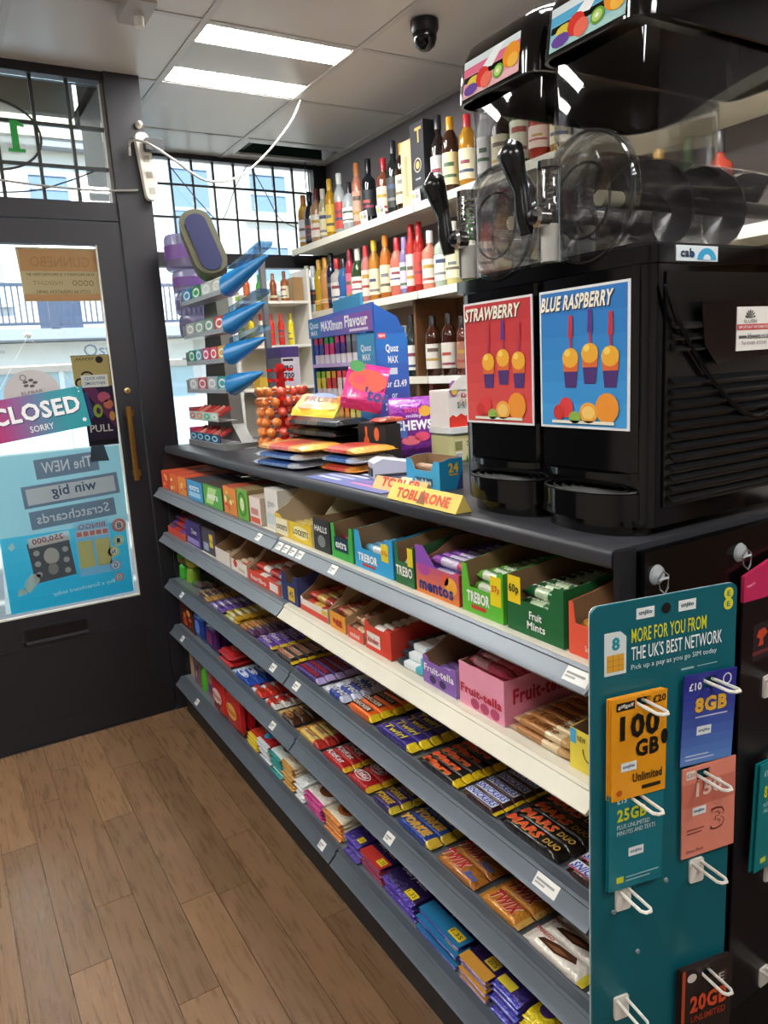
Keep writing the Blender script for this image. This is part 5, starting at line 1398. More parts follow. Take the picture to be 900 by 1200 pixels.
MB().box((.0, .0, 0), (.0005, .105, .385), VB).build('front_column', vd, smooth=False)
sidem = MB().prism([(-.002, 0), (.115, 0), (.115, .36), (.08, .43), (-.002, .47)], -.006, 0, mt('#2f62b4', .4), 'y').build('side_card', vd, smooth=False)
p = Pr().grad(0, 0, .155, .37, '#5a3a98', '#2f78c8', 8)
p.rect(.01, .355, .05, .372, '#d8484c', 1).text('NEW', .014, .359, .046, .368, '#f4eeee', 2, .03).text('Quoz', .045, .31, .11, .338, '#eef4fa', 2, .04).text('MAX', .055, .28, .105, .302, '#eef4fa', 2, .04).rect(.06, .245, .10, .265, '#cfd8e8', 1).text('1 for £3.49', .012, .205, .145, .228, '#eef0fa', 2, .04).text('or', .065, .172, .095, .186, '#eef0fa', 2, .02).text('2 for £6', .03, .135, .125, .158, '#eef0fa', 2, .04).rect(.03, .06, .05, .10, '#a8c43a', 1).rect(.06, .06, .08, .11, '#e0c83a', 1)
q = Pr()
for pts, fs, c, l in p.p:
    q.p.append(([(u * .72, v) for u, v in pts], fs, c, l))
q.build(vd, (.0, -.006, .01), UX, UZ)
VC = [[('#c83a5c', '#3a4aa0'), ('#b83a54', '#3c4c9c'), ('#2f9a48', '#e03a84'), ('#34a04c', '#d8387c'), ('#d03a7c', '#5a3a8c'), ('#c83a74', '#54388a'), ('#8f8f98', '#6a6a74'), ('#7c7c86', '#5c5c68')],
      [('#7ab83a', '#d8d44a'), ('#8ac044', '#e0d84c'), ('#d8c83a', '#d83a3c'), ('#e0a03a', '#d0383a'), ('#e04a4c', '#e8d8d0'), ('#d83a44', '#e2d0c8'), ('#c23a6c', '#e0c0d0'), ('#a8c84a', '#dce0a0')],
      [('#d8a83a', '#e8c84a'), ('#e0b03c', '#ecd054'), ('#d89a3a', '#e6b84a'), ('#c8c43a', '#dcd86a'), ('#e08a3a', '#e6a85a'), ('#d8782e', '#e0984c'), ('#d0c04a', '#e4d88a'), ('#c8b83a', '#d8cc6a')]]
RK = ['top', 'middle', 'bottom']
for r, z in enumerate((.30, .185, .07)):
    for i in range(8):
        a, b = VC[r][7 - i]
        w = .0285
        o = tag(MB().box((0, 0, 0), (.020, w, .052), mt('#e6e2e6', .45)).build('vape_box', smooth=False), 'slim %s vape box on the %s rack of the display, %s from the near side' % (('bright', 'citrus', 'golden')[r], RK[r], ORD[i]), 'box', 'slim boxes in the vape display')
        o.location = (1.203, 2.025 + .12 + i * .0395, ZK + z + .0005)
        MB().box((-.0006, 0, .03), (.020, w, .088), mt(b, .4)).build('sleeve', o, smooth=False)
        MB().box((-.0008, 0, .066), (.0202, w, .0885), mt(a, .4)).build('cap_band', o, smooth=False)
# packets piled on the counter
def lay(name, label, cat, x, y, z, L, W, H, zones, rz, pr=None, sq=.7):
    bag(name, label, cat, (x, y, z), (0, 0, rz), L, W, H, zones, pr, sq=sq)
for i, (c0, c1, nm) in enumerate((('#c9ccd4', '#3560a8', 'blue and silver sweet packet, lowest of the front pile by the gum stand'), ('#d4d6da', '#3a68b0', 'blue and silver sweet packet, second in the front pile by the gum stand'), ('#e8a23a', '#d8402a', 'orange and red sweet packet on top of the front pile by the gum stand'))):
    lay('sweet_packet', nm, 'sweet packet', .935 + .006 * i, 2.10 - .01 * i, ZK + i * .0245, .30, .15, .023, [(.15, c0), (.8, c1), (1, c0)] if i < 2 else [(.3, c0), (.7, c1), (1, c0)], .08)
for i, (c0, c1, nm) in enumerate((('#e8962e', '#d84a2c', 'orange and red sweet packet, lowest of the pile behind the mat'), ('#c8d4e6', '#3a70b4', 'blue and white sweet packet in the middle of the pile behind the mat'), ('#e09a34', '#cf3a28', 'orange and red sweet packet on top of the pile behind the mat'))):
    lay('sweet_packet', nm, 'sweet packet', 1.005 + .004 * i, 1.835, ZK + i * .0245, .20, .14, .023, [(.2, c0), (.75, c1), (1, c0)], .05)
for i in range(4):
    lay('liquorice_pack', 'black and gold liquorice pack behind the packet piles, %s' % ('lowest of four', 'second of four from below', 'third of four from below', 'topmost of four')[i], 'sweet packet', 1.115 + .004 * (i % 2), 2.225 + .006 * (i % 3), ZK + i * .0325, .38, .12, .031, [(.18, '#15110d'), (.3, '#4a3a1e'), (.42, '#1a150f'), (.6, '#5a4a24'), (.75, '#17120d'), (1, '#0f0d0b')], .03)
zt = ZK + 4 * .0325
def lean(name, label, x, y, z, rot, L, W, H, zones, pr):
    bag(name, label, 'sweet bag', (x, y, z), rot, L, W, H, zones, pr)
lean('sweet_bag', 'magenta bag of fruit chews with navy lettering leaning on the vape display', 1.135, 1.985, zt + .088, (1.2, .22, -.75), .145, .13, .026, [(.7, '#d02a84'), (1, '#c2246e')], Pr().ell(.07, .09, .06, .035, '#e0503c').ell(.045, .09, .02, .014, '#d83a50', 1).text("'tos", .07, .03, .145, .072, '#26307c', 2, .05).ell(.03, .13, .025, .018, '#3f8a4a', 1))
lean('sweet_bag', 'yellow and orange fruit sweet bag lying in front of the magenta bag', 1.025, 2.085, zt + .035, (.36, .12, -.75), .16, .14, .024, [(.5, '#e8902c'), (1, '#eac23a')], Pr().text('FRUIT', .02, .075, .12, .115, '#6a2a20', 2, .06).ell(.075, .125, .04, .018, '#3a5aa0', 1).ell(.04, .04, .025, .02, '#e06a2c', 1).ell(.11, .045, .025, .018, '#d8c83a', 1))
bag('sweet_bag', 'purple bag of chews with white lettering standing behind the card reader', 'sweet bag', (1.235, 1.90, ZK + .094), (PI / 2 - .12, 0, -.25), .185, .145, .03, [(.35, '#8a2a9c'), (1, '#7a2a94')], Pr().text('CHEWS', .012, .085, .13, .115, '#eceaf2', 3, .06).text('milky', .05, .12, .10, .133, '#d8c8e8', 2, .03).text('sour', .045, .138, .10, .152, '#e0508c', 2, .03).ell(.11, .14, .02, .016, '#e0a83a', 1).poly([(.015, .07), (.02, .13), (.05, .10), (.05, .06)], '#4a6ab8', 1).ell(.06, .055, .03, .014, '#e06a7c', 1).ell(.095, .065, .025, .014, '#d84a6c', 1))
bx = gbox('sweet_box', 'black box with orange bottle pictures and white script beside the card reader', 'box', 1.10, 1.985, 1.825, ZK, .05, .118, '#1b1716', '#201a18', Pr().ell(.05, .05, .019, .034, '#e8642c').rect(.044, .08, .056, .11, '#e8642c').text('Fanta', .032, .045, .068, .06, '#f2e8e0', 2, .04).ell(.11, .09, .014, .02, '#e06a34').text('Original', .075, .02, .155, .055, '#ece6e0', 2, .03, .25))
lean('sweet_bag', 'orange and brown sweet bag lying on top of the black box', 1.13, 1.862, ZK + .122, (.0, 0, -1.45), .10, .07, .016, [(.5, '#d8602a'), (1, '#a8482a')], Pr().text("'S", .03, .03, .06, .06, '#e8c8a8', 1, .05))
# mat, card reader and small boxes
mtp = tag(MB().box((.845, 1.44, ZK), (1.075, 1.84, ZK + .0015), mt('#56639c', .4)).build('counter_mat', smooth=False), 'blue and pink printed advertising mat on the counter by the card reader', 'mat')
mtp.location.z += .0002
p = Pr()
for i in range(7):
    p.rect(.02, .03 + i * .03, .14 + .02 * (i % 3), .042 + i * .03, ['#c9cfe6', '#aab4da', '#d8dcec'][i % 3])
    p.rect(.20, .03 + i * .03, .34 - .02 * (i % 2), .042 + i * .03, ['#c46a9c', '#8a5a9c', '#5a8ac0'][i % 3])
p.build(mtp, (.845, 1.84, ZK + .0015), UY, UX)
cr = thing('card_reader', 'pale grey card reader lying on the counter mat', 'card reader', (1.02, 1.635, ZK + .0035), -.35)
MB().prism([(-.075, 0), (.075, 0), (.078, .014), (.06, .03), (-.05, .05), (-.074, .04)], -.038, .038, mt('#c4c7ce', .35), 'y').build('body', cr, ang=30)
MB().prism([(-.078, .006), (-.0745, .006), (-.0745, .026), (-.078, .026)], -.026, .02, mt('#2a2c32', .4), 'y').build('card_slot', cr, smooth=False)
MB().box((-.070, -.041, .004), (.070, -.0385, .012), mt('#3a3c44', .4)).build('grip', cr, smooth=False)
cc = carton_me = None
def small_open(label, x, ya, yb, z, d, hb, hf, front, side, pr):
    LV.append((0, 0, z - .0018))
    r = carton(len(LV), ya, yb, label, front, side, hb, hf, d, pr, post=hb * .92, x=x, postw=.16)
    LV.pop()
    return r
c = small_open('small sky blue open counter box with gold number on the counter', .955, 1.50, 1.36, ZK, .065, .072, .042, '#3aa4d4', '#1f8ec2', lambda w: Pr().rect(w * .25, .008, w * .8, .026, '#20506c', 1).text('hubba', w * .28, .011, w * .77, .023, '#dce8ee', 3, .03))
ob = [o for o in D.objects if o.name.startswith('display_carton')][-1]
Pr().text('24', .024, .040, .052, .062, '#e6c23a', 3, .06).rect(.026, .033, .05, .037, '#c9a83a', 2).poly([(.045, .0), (.064, .0), (.064, .045)], '#3a3c7c', 1).build(ob, (0, -(.14 - .004) / 2, 0), UX, UZ, 'side_print')
fill(c, 'brown wrapped gum in the small sky blue counter box', 'gum in sky blue box', [(1, '#b09074')], rows=2, W=.02)
tb = MB().rbox((1.215, 1.665, ZK), (1.325, 1.775, ZK + .10), mt('#b9c4a8', .25, 'film'), .02).build('sweet_tub')
tag(tb, 'clear tub with green sour sweets label under the white egg box', 'tub')
MB().rbox((1.213, 1.663, ZK + .012), (1.327, 1.777, ZK + .082), mt('#c9c48c', .45), .021).build('tub_label', tb)
MB().rbox((1.209, 1.659, ZK + .09), (1.331, 1.781, ZK + .106), mt('#dcdedc', .3), .022).build('tub_lid', tb)
p = Pr().rect(.005, .002, .10, .062, '#d8d2a4').text('Sweet', .045, .04, .10, .056, '#4a9a34', 2, .05).text('Sour', .055, .02, .10, .038, '#d85a4c', 2, .05).rect(.006, .006, .03, .026, '#e8e8e4', 1).rect(.005, .03, .03, .055, '#8a8c5c', 1)
for i in range(6):
    p.poly([(.04 + i * .01, .0), (.046 + i * .01, .018), (.05 + i * .01, .0)], '#3f8a2e', 1)
for i in range(6):
    p.rect(.008 + i * .0035, .008, .0095 + i * .0035, .022, '#2a2a2a', 2)
p.build(tb, (1.217, 1.6628, ZK + .013), UX, UZ)
kb = gbox('egg_box', 'white and red surprise egg box with arched top on the sweet tub', 'box', 1.215, 1.765, 1.675, ZK + .107, .105, .10, '#e2ddd8', '#e2ddd8', None)
MB().prism([(1.215 + .105 * i / 10, ZK + .208 + .038 * math.sin(PI * i / 10)) for i in range(11)], 1.673, 1.676, mt('#e9e6e2', .45), 'y').build('arched_card', kb, smooth=False).parent = kb
ac = [o for o in D.objects if o.name.startswith('arched_card')][-1]
ac.matrix_parent_inverse = Matrix.Translation((-1.215, -1.72, -(ZK + .107)))
p = Pr().rect(0, 0, .105, .026, '#d83426').poly([(0, .026), (.012, .034), (.024, .027), (.04, .036), (.055, .028), (.075, .037), (.09, .03), (.105, .036), (.105, .026)], '#d83426')
p.text('Kinder', .042, .078, .09, .092, '#c8382c', 2, .04).ell(.018, .105, .016, .022, '#b06ab0', 1).ell(.02, .10, .010, .013, '#e2c23a', 2)
for i, ch in enumerate('SURPRISE'):
    p.text(ch, .028 + i * .0092, .05 + .006 * (i % 2), .036 + i * .0092, .068 + .006 * (i % 2), ['#3a9a6c', '#d8682c', '#3a7ab8', '#d8a02c'][i % 4], 2, .05)
p.build(kb, (0, -.0455, 0), UX, UZ)
# triangular nougat bars
def tri(label, x, y, L, h, rz, col, pr):
    t = tag(MB().prism([(-h * .58, 0), (h * .58, 0), (0, h)], -L / 2, L / 2, CARD(col), 'y').build('nougat_bar', smooth=False), label, 'chocolate bar')
    t.location = (x, y, ZK)
    t.rotation_euler = (0, 0, rz)
    n = Vector((h * .58, 0, h)).normalized()
    pr.build(t, (-h * .58, L / 2, 0), UY, n, eps=.0005)
    return t
L_ = .255
tri('yellow triangular nougat chocolate bar with red lettering on the counter edge', .850, 1.262, L_, .034, -.01, '#e8d06a', Pr().text('TOBLERONE', .03, .007, .225, .030, '#d8482c', 1, .06).poly([(.115, .004), (.128, .036), (.142, .004)], '#8a5a34', 2))
tri('second triangular bar in gold and red foil behind the yellow one', .897, 1.43, .20, .030, .06, '#e0b878', Pr().text('TOBLER', .03, .010, .18, .034, '#c8402c', 1, .05).rect(.10, .004, .14, .04, '#f0e0b0', 0))
# ------------------------------------------------------------------ slush machine
sm = thing('slush_machine', 'black twin-bowl slush drink machine with clear bowls at the near end of the counter', 'drinks machine', (0, 0, 0))
GB = mt('#070708', .10)
MX0, MX1, MY0, MY1 = .925, 1.42, .765, 1.225
MB().rbox((MX0, MY0, 1.225), (MX1, MY1, 1.622), GB, .018).build('body', sm)
MB().rbox((MX0 - .012, MY0 - .010, 1.622), (MX1, MY1 + .005, 1.646), GB, .02).build('deck', sm)
for a, b in ((.95, .80), (1.36, .80), (.95, 1.19), (1.36, 1.19)):
    MB().lathe([(.018, 0), (.015, .014)], BLKM, 12, Matrix.Translation((a, b, 1.2106))).build('foot', sm)
YC = [(.882, 'blue'), (1.092, 'red')]
for yc, nm in YC:
    secs = []
    fp = MB().prism([(MX0 - .001, yc + .098), (MX0 - .012, yc + .092), (MX0 - .016, yc + .05), (MX0 - .017, yc), (MX0 - .016, yc - .05), (MX0 - .012, yc - .092), (MX0 - .001, yc - .098)], 1.312, 1.62, GB).build('front_panel', sm, ang=50)
    po = MB().box((MX0 - .0195, yc - .096, 1.378), (MX0 - .0175, yc + .096, 1.602), mt('#e4e4e6', .15)).build('flavour_card', sm, smooth=False)
    base0, base1 = ('#1d6fb8', '#3f9ad8') if nm == 'blue' else ('#b8242a', '#d8504c')
    p = Pr().grad(.004, .004, .188, .22, base1, base0, 6)
    p.text('BLUE RASPBERRY' if nm == 'blue' else 'STRAWBERRY', .008, .188, .162, .212, '#1a2a4a' if nm == 'blue' else '#4a1a1a', 1, .07, skew=.2).text('BLUE RASPBERRY' if nm == 'blue' else 'STRAWBERRY', .006, .190, .160, .214, '#f2ecd8', 2, .05, skew=.2)
    for i in range(3):
        cx = .072 + i * .042
        lo_ = .066 + .006 * (i % 2)
        p.poly([(cx - .012, lo_), (cx + .012, lo_), (cx + .017, lo_ + .04), (cx - .017, lo_ + .04)], '#4a2a6c', 2)
        p.poly([(cx - .0155, lo_ + .026), (cx + .0155, lo_ + .026), (cx + .017, lo_ + .042), (cx - .017, lo_ + .042)], '#d8642c', 3)
        p.ell(cx, lo_ + .048, .018, .016, '#e8a82c', 4, 12).ell(cx - .006, lo_ + .056, .007, .006, '#f2d05a', 5, 8)
        p.rect(cx - .002, lo_ + .055, cx + .003, lo_ + .10, '#a8284a', 3, .06).poly([(cx - .005, lo_ + .08), (cx + .006, lo_ + .08), (cx + .005, lo_ + .115), (cx - .003, lo_ + .115)], '#5a2a7c' if i == 1 else '#b82c3c', 4)
    p.ell(.15, .034, .024, .024, '#e8922c', 5, 14).ell(.112, .026, .02, .017, '#e8a23a', 6, 12).ell(.112, .026, .014, .011, '#f0c46a', 7, 12).ell(.062, .034, .016, .017, '#d83a3c', 5, 12).ell(.046, .026, .013, .013, '#c8302e', 6, 10).ell(.082, .018, .014, .010, '#8ab04a', 6, 10).rect(.03, .008, .165, .013, '#e6e2d0', 6)
    p.build(po, (MX0 - .0195, yc + .096, 1.378), UY, UZ)
    # recess lip, drip tray and slatted grid
    def arc(rx, ry, n=14):
        return [(MX0 - rx * math.sin(PI * i / n), yc + ry * math.cos(PI * i / n)) for i in range(n + 1)]
    MB().prism(arc(.035, .098), 1.300, 1.311, GB).build('splash_lip', sm)
    MB().prism(arc(.052, .100), 1.236, 1.278, GB).build('drip_tray', sm)
    MB().prism(arc(.036, .088), 1.2108, 1.236, GB).build('tray_foot', sm)
    for k in range(5):
        f = .95 - k * .19
        MB().tube([(x, y, 1.280) for x, y in arc(.052 * f, .100 * f)], .0022, BLKM, 5).build('tray_slat', sm)
    # clear bowl
    y0, y1 = yc - .100, yc + .100
    if nm == 'red':
        y0, y1 = yc - .097, yc + .100
    x0, x1, z0, z1 = .930, 1.395, 1.648, 1.955
    ot = rrect(x0, y0, x1, y1, .03, 4)
    it = rrect(x0 + .003, y0 + .003, x1 - .003, y1 - .003, .027, 4)
    n = len(ot)
    mb = MB()
    mb.loft([[(q[0], q[1], z0) for q in ot], [(q[0], q[1], z1) for q in ot]], CLEAR, caps=False)
    bo = mb.build('bowl', sm, ang=40, fix=False)
    MB().prism(rrect(x0 - .003, y0 - .003, x1 + .003, y1 + .003, .03, 4), 1.647, 1.654, mt('#1a1a1e', .2)).build('bowl_seal', bo)
    # cylinder with auger
    Mx = Matrix.Translation((x0 + .02, yc, 1.735)) @ Matrix.Rotation(PI / 2, 4, 'Y')
    MB().lathe([(.066, .0), (.066, .43)], CLEAR, 28, Mx).build('freeze_cylinder', sm, fix=False)
    MB().lathe([(.014, .04), (.014, .43)], mt('#17171b', .3), 14, Mx).build('auger_shaft', sm)
    MB().lathe([(.012, -.005), (.012, .04)], mt('#d9d2b8', .4), 14, Mx).build('shaft_bush', sm)
    sec = []
    for k in range(38):
        a = k * .40
        xx = x0 + .085 + k * .0086
        ca, sa = math.cos(a), math.sin(a)
        sec.append([(xx, yc + r * ca, 1.735 + r * sa) for r in (.015, .064)] + [(xx + .006, yc + r * ca, 1.735 + r * sa) for r in (.064, .015)])
    MB().loft(sec, mt('#17171b', .3)).build('auger', sm, ang=30)
    # front plate: clear ring and disc
    Mf = Matrix.Translation((.912, yc, 1.732)) @ Matrix.Rotation(PI / 2, 4, 'Y')
    MB().lathe([(.094, 0), (.098, .004), (.098, .014), (.094, .017)], CLEAR, 36, Mf).build('front_plate', sm, fix=False)
    MB().tube([(.912, yc + .096 * math.cos(a * PI / 20), 1.732 + .096 * math.sin(a * PI / 20)) for a in range(40)], .0030, mt('#d8dcde', .05, 'clear'), 8, True, (1, 0, 0)).build('plate_rim', sm)
    MB().tube([(.908, yc + .055 * math.cos(a * PI / 16), 1.728 + .055 * math.sin(a * PI / 16)) for a in range(32)], .0022, mt('#d8dcde', .05, 'clear'), 6, True, (1, 0, 0)).build('plate_ridge', sm)
    # tap
    ty = yc + .052
    Mt = Matrix.Translation((.8885, ty, 0))
    tp = MB().lathe([(.018, 1.645), (.018, 1.785), (.015, 1.79)], CLEAR, 20, Mt).build('tap_body', sm)
    MB().lathe([(.0145, 1.645), (.0145, 1.702), (1e-4, 1.703)], mt('#c9c7c2', .35), 16, Mt).build('tap_spout', tp)
    MB().lathe([(.0186, 1.65), (.0186, 1.788)], CHROME, 6, Mt, PI * .55, PI * .85).build('chrome_strip', tp, fix=False)
    MB().lathe([(.019, 1.786), (.019, 1.796), (1e-4, 1.797)], CHROME, 16, Mt).build('tap_cap', tp)
    MB().tube([(.8885 + .011 * math.cos(i * .9), ty + .011 * math.sin(i * .9), 1.725 + i * .00125) for i in range(50)], .0016, CHROME, 5).build('tap_spring', tp)
    MB().lathe([(.017, 0), (.017, .02), (.012, .024)], CHROME, 16, Matrix.Translation((.878, ty, 1.712)) @ Matrix.Rotation(-PI / 2, 4, 'Y')).build('tap_knob', tp)
    MB().lathe([(.008, .024), (.008, .03), (1e-4, .031)], BLK, 12, Matrix.Translation((.878, ty, 1.712)) @ Matrix.Rotation(-PI / 2, 4, 'Y')).build('knob_cap', tp)
    hp = [(.860, ty + .022, 1.69), (.856, ty + .024, 1.72), (.858, ty + .030, 1.755), (.852, ty + .036, 1.785), (.842, ty + .036, 1.81), (.848, ty + .034, 1.828)]
    MB().tube(hp, [.011, .014, .012, .017, .022, .014], BLK, 12, False, (0, 1, 0)).build('tap_handle', sm, ang=80)
    # lid
    xl0, xl1 = .908, 1.405
    ya, yb = (yc - .112, yc + .100) if nm == 'blue' else (yc - .104, yc + .112)
    secs = []
    for zz, dx, ins in ((1.952, 0, 0), (1.985, .002, 0), (2.02, .008, .002), (2.045, .02, .008), (2.066, .05, .02), (2.074, .09, .04)):
        secs.append([(q[0], q[1], zz) for q in rrect(xl0 + dx, ya + ins, xl1 - ins, yb - ins, .035, 4)])
    inn = [[(q[0], q[1], zz) for q in rrect(xl0 + .006 + dd, ya + .006 + dd, xl1 - .006 - dd, yb - .006 - dd, .03, 4)] for zz, dd in ((1.952, 0), (2.01, .004), (2.045, .03))]
    lm = MB().loft(secs, GB, caps=False)
    lm.add(secs[-1], [tuple(range(len(secs[-1])))], GB)
    lm.loft([secs[0], inn[0], inn[1], inn[2]], GB, caps=False)
    lm.add(inn[2], [tuple(range(len(inn[2])))], GB)
    lm.build('lid', sm, ang=60)
    p = Pr()
    c0, c1 = ('#2f9ad8', '#8ac8ec') if nm == 'blue' else ('#d8507c', '#e8a0b4')
    w = .150
    p.grad(0, 0, w, .075, '#b8d8d0' if nm == 'blue' else '#e8c0c0', c0, 5)
    p.poly([(.05, .045), (.085, .075), (.11, .075), (.08, .04)], '#eef2f4', 1).ell(.055, .028, .018, .02, '#d83a34', 2, 12).ell(.066, .018, .015, .016, '#e8705a', 3, 12).ell(.098, .022, .014, .014, '#6aa83a', 3, 14).ell(.098, .022, .010, .010, '#b8d87a', 4, 12).ell(.098, .022, .004, .004, '#f0f0d8', 5, 8).ell(.13, .04, .022, .024, '#e8962c', 2, 14).ell(.135, .028, .014, .014, '#f0b84a', 3, 12).ell(.024, .014, .02, .012, '#6a4a9c', 2, 10).ell(.03, .03, .018, .01, '#d8c84a', 1, 10)
    n_ = Vector((.010, 0, .068)).normalized()
    pc = MB().add([(xl0 - .0008 + (.0 if q[1] == 0 else .0075), yb - .033 - q[0], 1.957 + q[1]) for q in ((0, 0), (w, 0), (w, .062), (0, .062))], [(0, 1, 2, 3)], mt('#d8e4e8', .15)).build('lid_picture', sm, smooth=False, fix=False)
    q = Pr()
    for pts, fs, c, l in p.p:
        q.p.append(([(u, v * .82) for u, v in pts], fs, c, l))
    q.build(pc, (xl0 - .0012, yb - .033, 1.957), UY, Vector((.0085, 0, .062)).normalized(), rough=.15)
# side: louvres, stickers, cable
sp = MB().box((.955, MY0 - .004, 1.255), (1.40, MY0 - .0005, 1.61), mt('#08080a', .3)).build('vent_panel', sm, smooth=False)
lme = MB().prism([(0, 0), (-.009, -.004), (-.010, -.001), (0, .007)], .965, 1.395, mt('#131316', .28), 'x').mesh('louvre', smooth=False)
for i in range(17):
    if i in (12, 13):
        continue
    obj('louvre', lme, sp, (0, MY0 - .0042, 1.266 + i * .0165))
MB().tube([(.945 + .02 * math.sin(i * PI / 14) + i * .0165, MY0 - .012, 1.59 - .21 * math.sin(PI * i / 28) ** .7) for i in range(25)], .0045, mt('#0d0d10', .2), 6).build('side_hose', sm)
MB().prism([(1.02, 1.565), (1.36, 1.565), (1.36, 1.49), (1.06, 1.47), (1.03, 1.50)], MY0 - .0165, MY0 - .0145, mt('#101013', .1), 'y').build('access_plate', sm, smooth=False)
st = MB().box((1.105, MY0 - .018, 1.488), (1.195, MY0 - .0168, 1.556), mt('#ece9e4', .5)).build('service_sticker', sm, smooth=False)
p = Pr().rect(0, .032, .09, .041, '#c83a3c').text('IMPORTANT INFORMATION', .004, .034, .086, .039, '#f4ecec', 1, .01).text('www.hfsweets.co.uk', .004, .018, .086, .027, '#2a2a2c', 1, .02).text('Tel 01685 473320', .012, .009, .078, .014, '#3a3a3c', 1).text('SLUSH', .016, .043, .05, .048, '#2a2a2c', 1)
for i in range(7):
    a = PI * (.08 + .84 * i / 6)
    p.poly([(.033, .05), (.033 + .012 * math.cos(a - .12), .05 + .012 * math.sin(a - .12)), (.033 + .014 * math.cos(a), .05 + .014 * math.sin(a)), (.033 + .012 * math.cos(a + .12), .05 + .012 * math.sin(a + .12))], '#2a2a2c', 1)
p.build(st, (1.105, MY0 - .018, 1.488), UX, UZ)
lg = MB().box((.965, MY0 - .0125, 1.6235), (1.06, MY0 - .0106, 1.6455), mt('#e4eef4', .4)).build('maker_badge', sm, smooth=False)
Pr().text('cab', .008, .005, .038, .018, '#1d2a4c', 1, .06).ell(.068, .002, .022, .017, '#3aa8d8', 1, 16, 0, PI).ell(.068, .002, .009, .008, '#e4eef4', 2, 12, 0, PI).ell(.035, .009, .006, .005, '#3a8ad0', 0, 10).build(lg, (.965, MY0 - .0125, 1.6235), UX, UZ)

# ------------------------------------------------------------------ black end panel, hanging sim-card displays
ep = thing('end_panel_unit', 'black end panel of the counter below the slush machine', 'panel')
MB().box((.868, .722, 0), (2.0, .740, 1.205), mt('#060607', .22)).build('panel', ep, smooth=False)
def suction(loc, label):
    t = thing('suction_hook', label, 'hook', loc)
    MB().lathe([(.016, 0), (.014, .004), (.005, .008), (.004, .012)], mt('#cfd4d8', .1, 'film'), 16, Matrix.Rotation(PI / 2, 4, 'X')).build('cup', t)
    MB().tube([(.0, -.012, .008), (-.011, -.013, .0), (-.009, -.014, -.018), (0, -.016, -.026), (.009, -.014, -.018), (.011, -.013, .0), (0, -.012, .008)], .0014, mt('#c4c8cc', .15, 'plain', .8), 5).build('wire', t)
    MB().box((-.011, -.014, -.005), (.011, -.012, -.002), mt('#c4c8cc', .2)).build('bar', t, smooth=False)
suction((.893, .7215, 1.168), 'clear suction hook above the teal card display')
suction((1.095, .7215, 1.166), 'clear suction hook above the pink-topped card display')
AZ = math.radians(-12.3)
sp = thing('card_display', 'teal hanging display board for phone sim cards with white pegs', 'display board', (.7236, .690, 0), AZ)
TEAL = mt('#0c5c68', .35)
out = rrect(0, .405, .247, 1.161, .012, 4)
MB().prism(out, 0, .004, TEAL, 'y').build('board', sp, smooth=False)
MB().prism([(x * 1.006 - .001, z) for x, z in out], .0041, .0055, mt('#cfd8d8', .4), 'y').build('board_back', sp, smooth=False)
p = Pr()
p.rect(.072, 1.133, .102, 1.149, '#dfe6e6', 1).text('unjiio', .076, 1.137, .098, 1.145, '#2a4a5c', 2, .05).rect(.143, 1.133, .173, 1.149, '#dfe6e6', 1).text('unjiio', .147, 1.137, .169, 1.145, '#2a4a5c', 2, .05)
p.ell(.122, 1.142, .008, .008, '#0a0c0e', 1)
p.ell(.231, 1.147, .0085, .009, '#d8cf2a', 1).ell(.231, 1.131, .0085, .009, '#d8cf2a', 1).text('E', .228, 1.143, .234, 1.151, '#0f6b75', 2, .03).text('E', .228, 1.127, .234, 1.135, '#0f6b75', 2, .03)
p.text('MORE FOR YOU FROM', .064, 1.100, .192, 1.121, '#d3d42e', 2, .01).text("THE UK'S BEST NETWORK", .064, 1.074, .221, 1.095, '#e6efef', 2, .01).text('Pick up a pay as you go SIM today', .064, 1.058, .212, 1.068, '#cfe0e0', 2)
p.poly([(.020, 1.058), (.056, 1.058), (.056, 1.112), (.046, 1.121), (.020, 1.121)], '#cfdadb', 1).text('8', .032, 1.094, .045, 1.113, '#1f8a9c', 2, .06).rect(.024, 1.063, .052, 1.088, '#d9a02e', 2)
for i in range(1, 3):
    p.rect(.024 + i * .0093, 1.063, .0248 + i * .0093, 1.088, '#a8742a', 3).rect(.024, 1.063 + i * .0083, .052, 1.0637 + i * .0083, '#a8742a', 3)
p.rect(.150, 1.043, .172, 1.046, '#8ab8bc', 1).rect(.178, 1.044, .214, 1.0455, '#8ab8bc', 1)
p.build(sp, (0, 0, 0), UX, UZ)
PEGM = mt('#dedad2', .4)
def peg(u, z, parent, L=.055, plate=True):
    g = MB()
    g.tube([(u - .008, -.002, z), (u - .008, -L + .006, z + .004), (u - .004, -L, z + .005), (u + .004, -L, z + .005), (u + .008, -L + .006, z + .004), (u + .008, -.002, z)], .0026, PEGM, 6)
    o = g.build('peg', parent)
    if plate:
        MB().rbox((u - .013, -.004, z - .034), (u + .013, -.0005, z + .006), PEGM, .004, 'y').build('peg_plate', o)
PEGS = [(.075, 1.013, 0), (.196, 1.021, 0), (.070, .866, 0), (.188, .872, 0), (.052, .717, 1), (.185, .724, 1), (.050, .527, 1), (.203, .527, 0)]
for u, z, pl in PEGS:
    peg(u, z, sp, .06, bool(pl))
for u, z in ((.130, .708), (.037, .682), (.080, .60)):
    MB().lathe([(.004, 0), (.003, .003)], mt('#7d8c8e', .4), 8, Matrix.Translation((u, 0, z)) @ Matrix.Rotation(PI / 2, 4, 'X')).build('screw_hole', sp)
RZ = Matrix.Rotation(AZ, 4, 'Z')
def notched(w, h, c, nd):
    t = -nd + .0172
    return [(-w / 2, -h), (w / 2, -h), (w / 2, 0), (c + .0002, 0), (c + .0002, t), (c + .0118, t), (c + .0118, -nd), (c - .0118, -nd), (c - .0118, t), (c - .0002, t), (c - .0002, 0), (-w / 2, 0)]


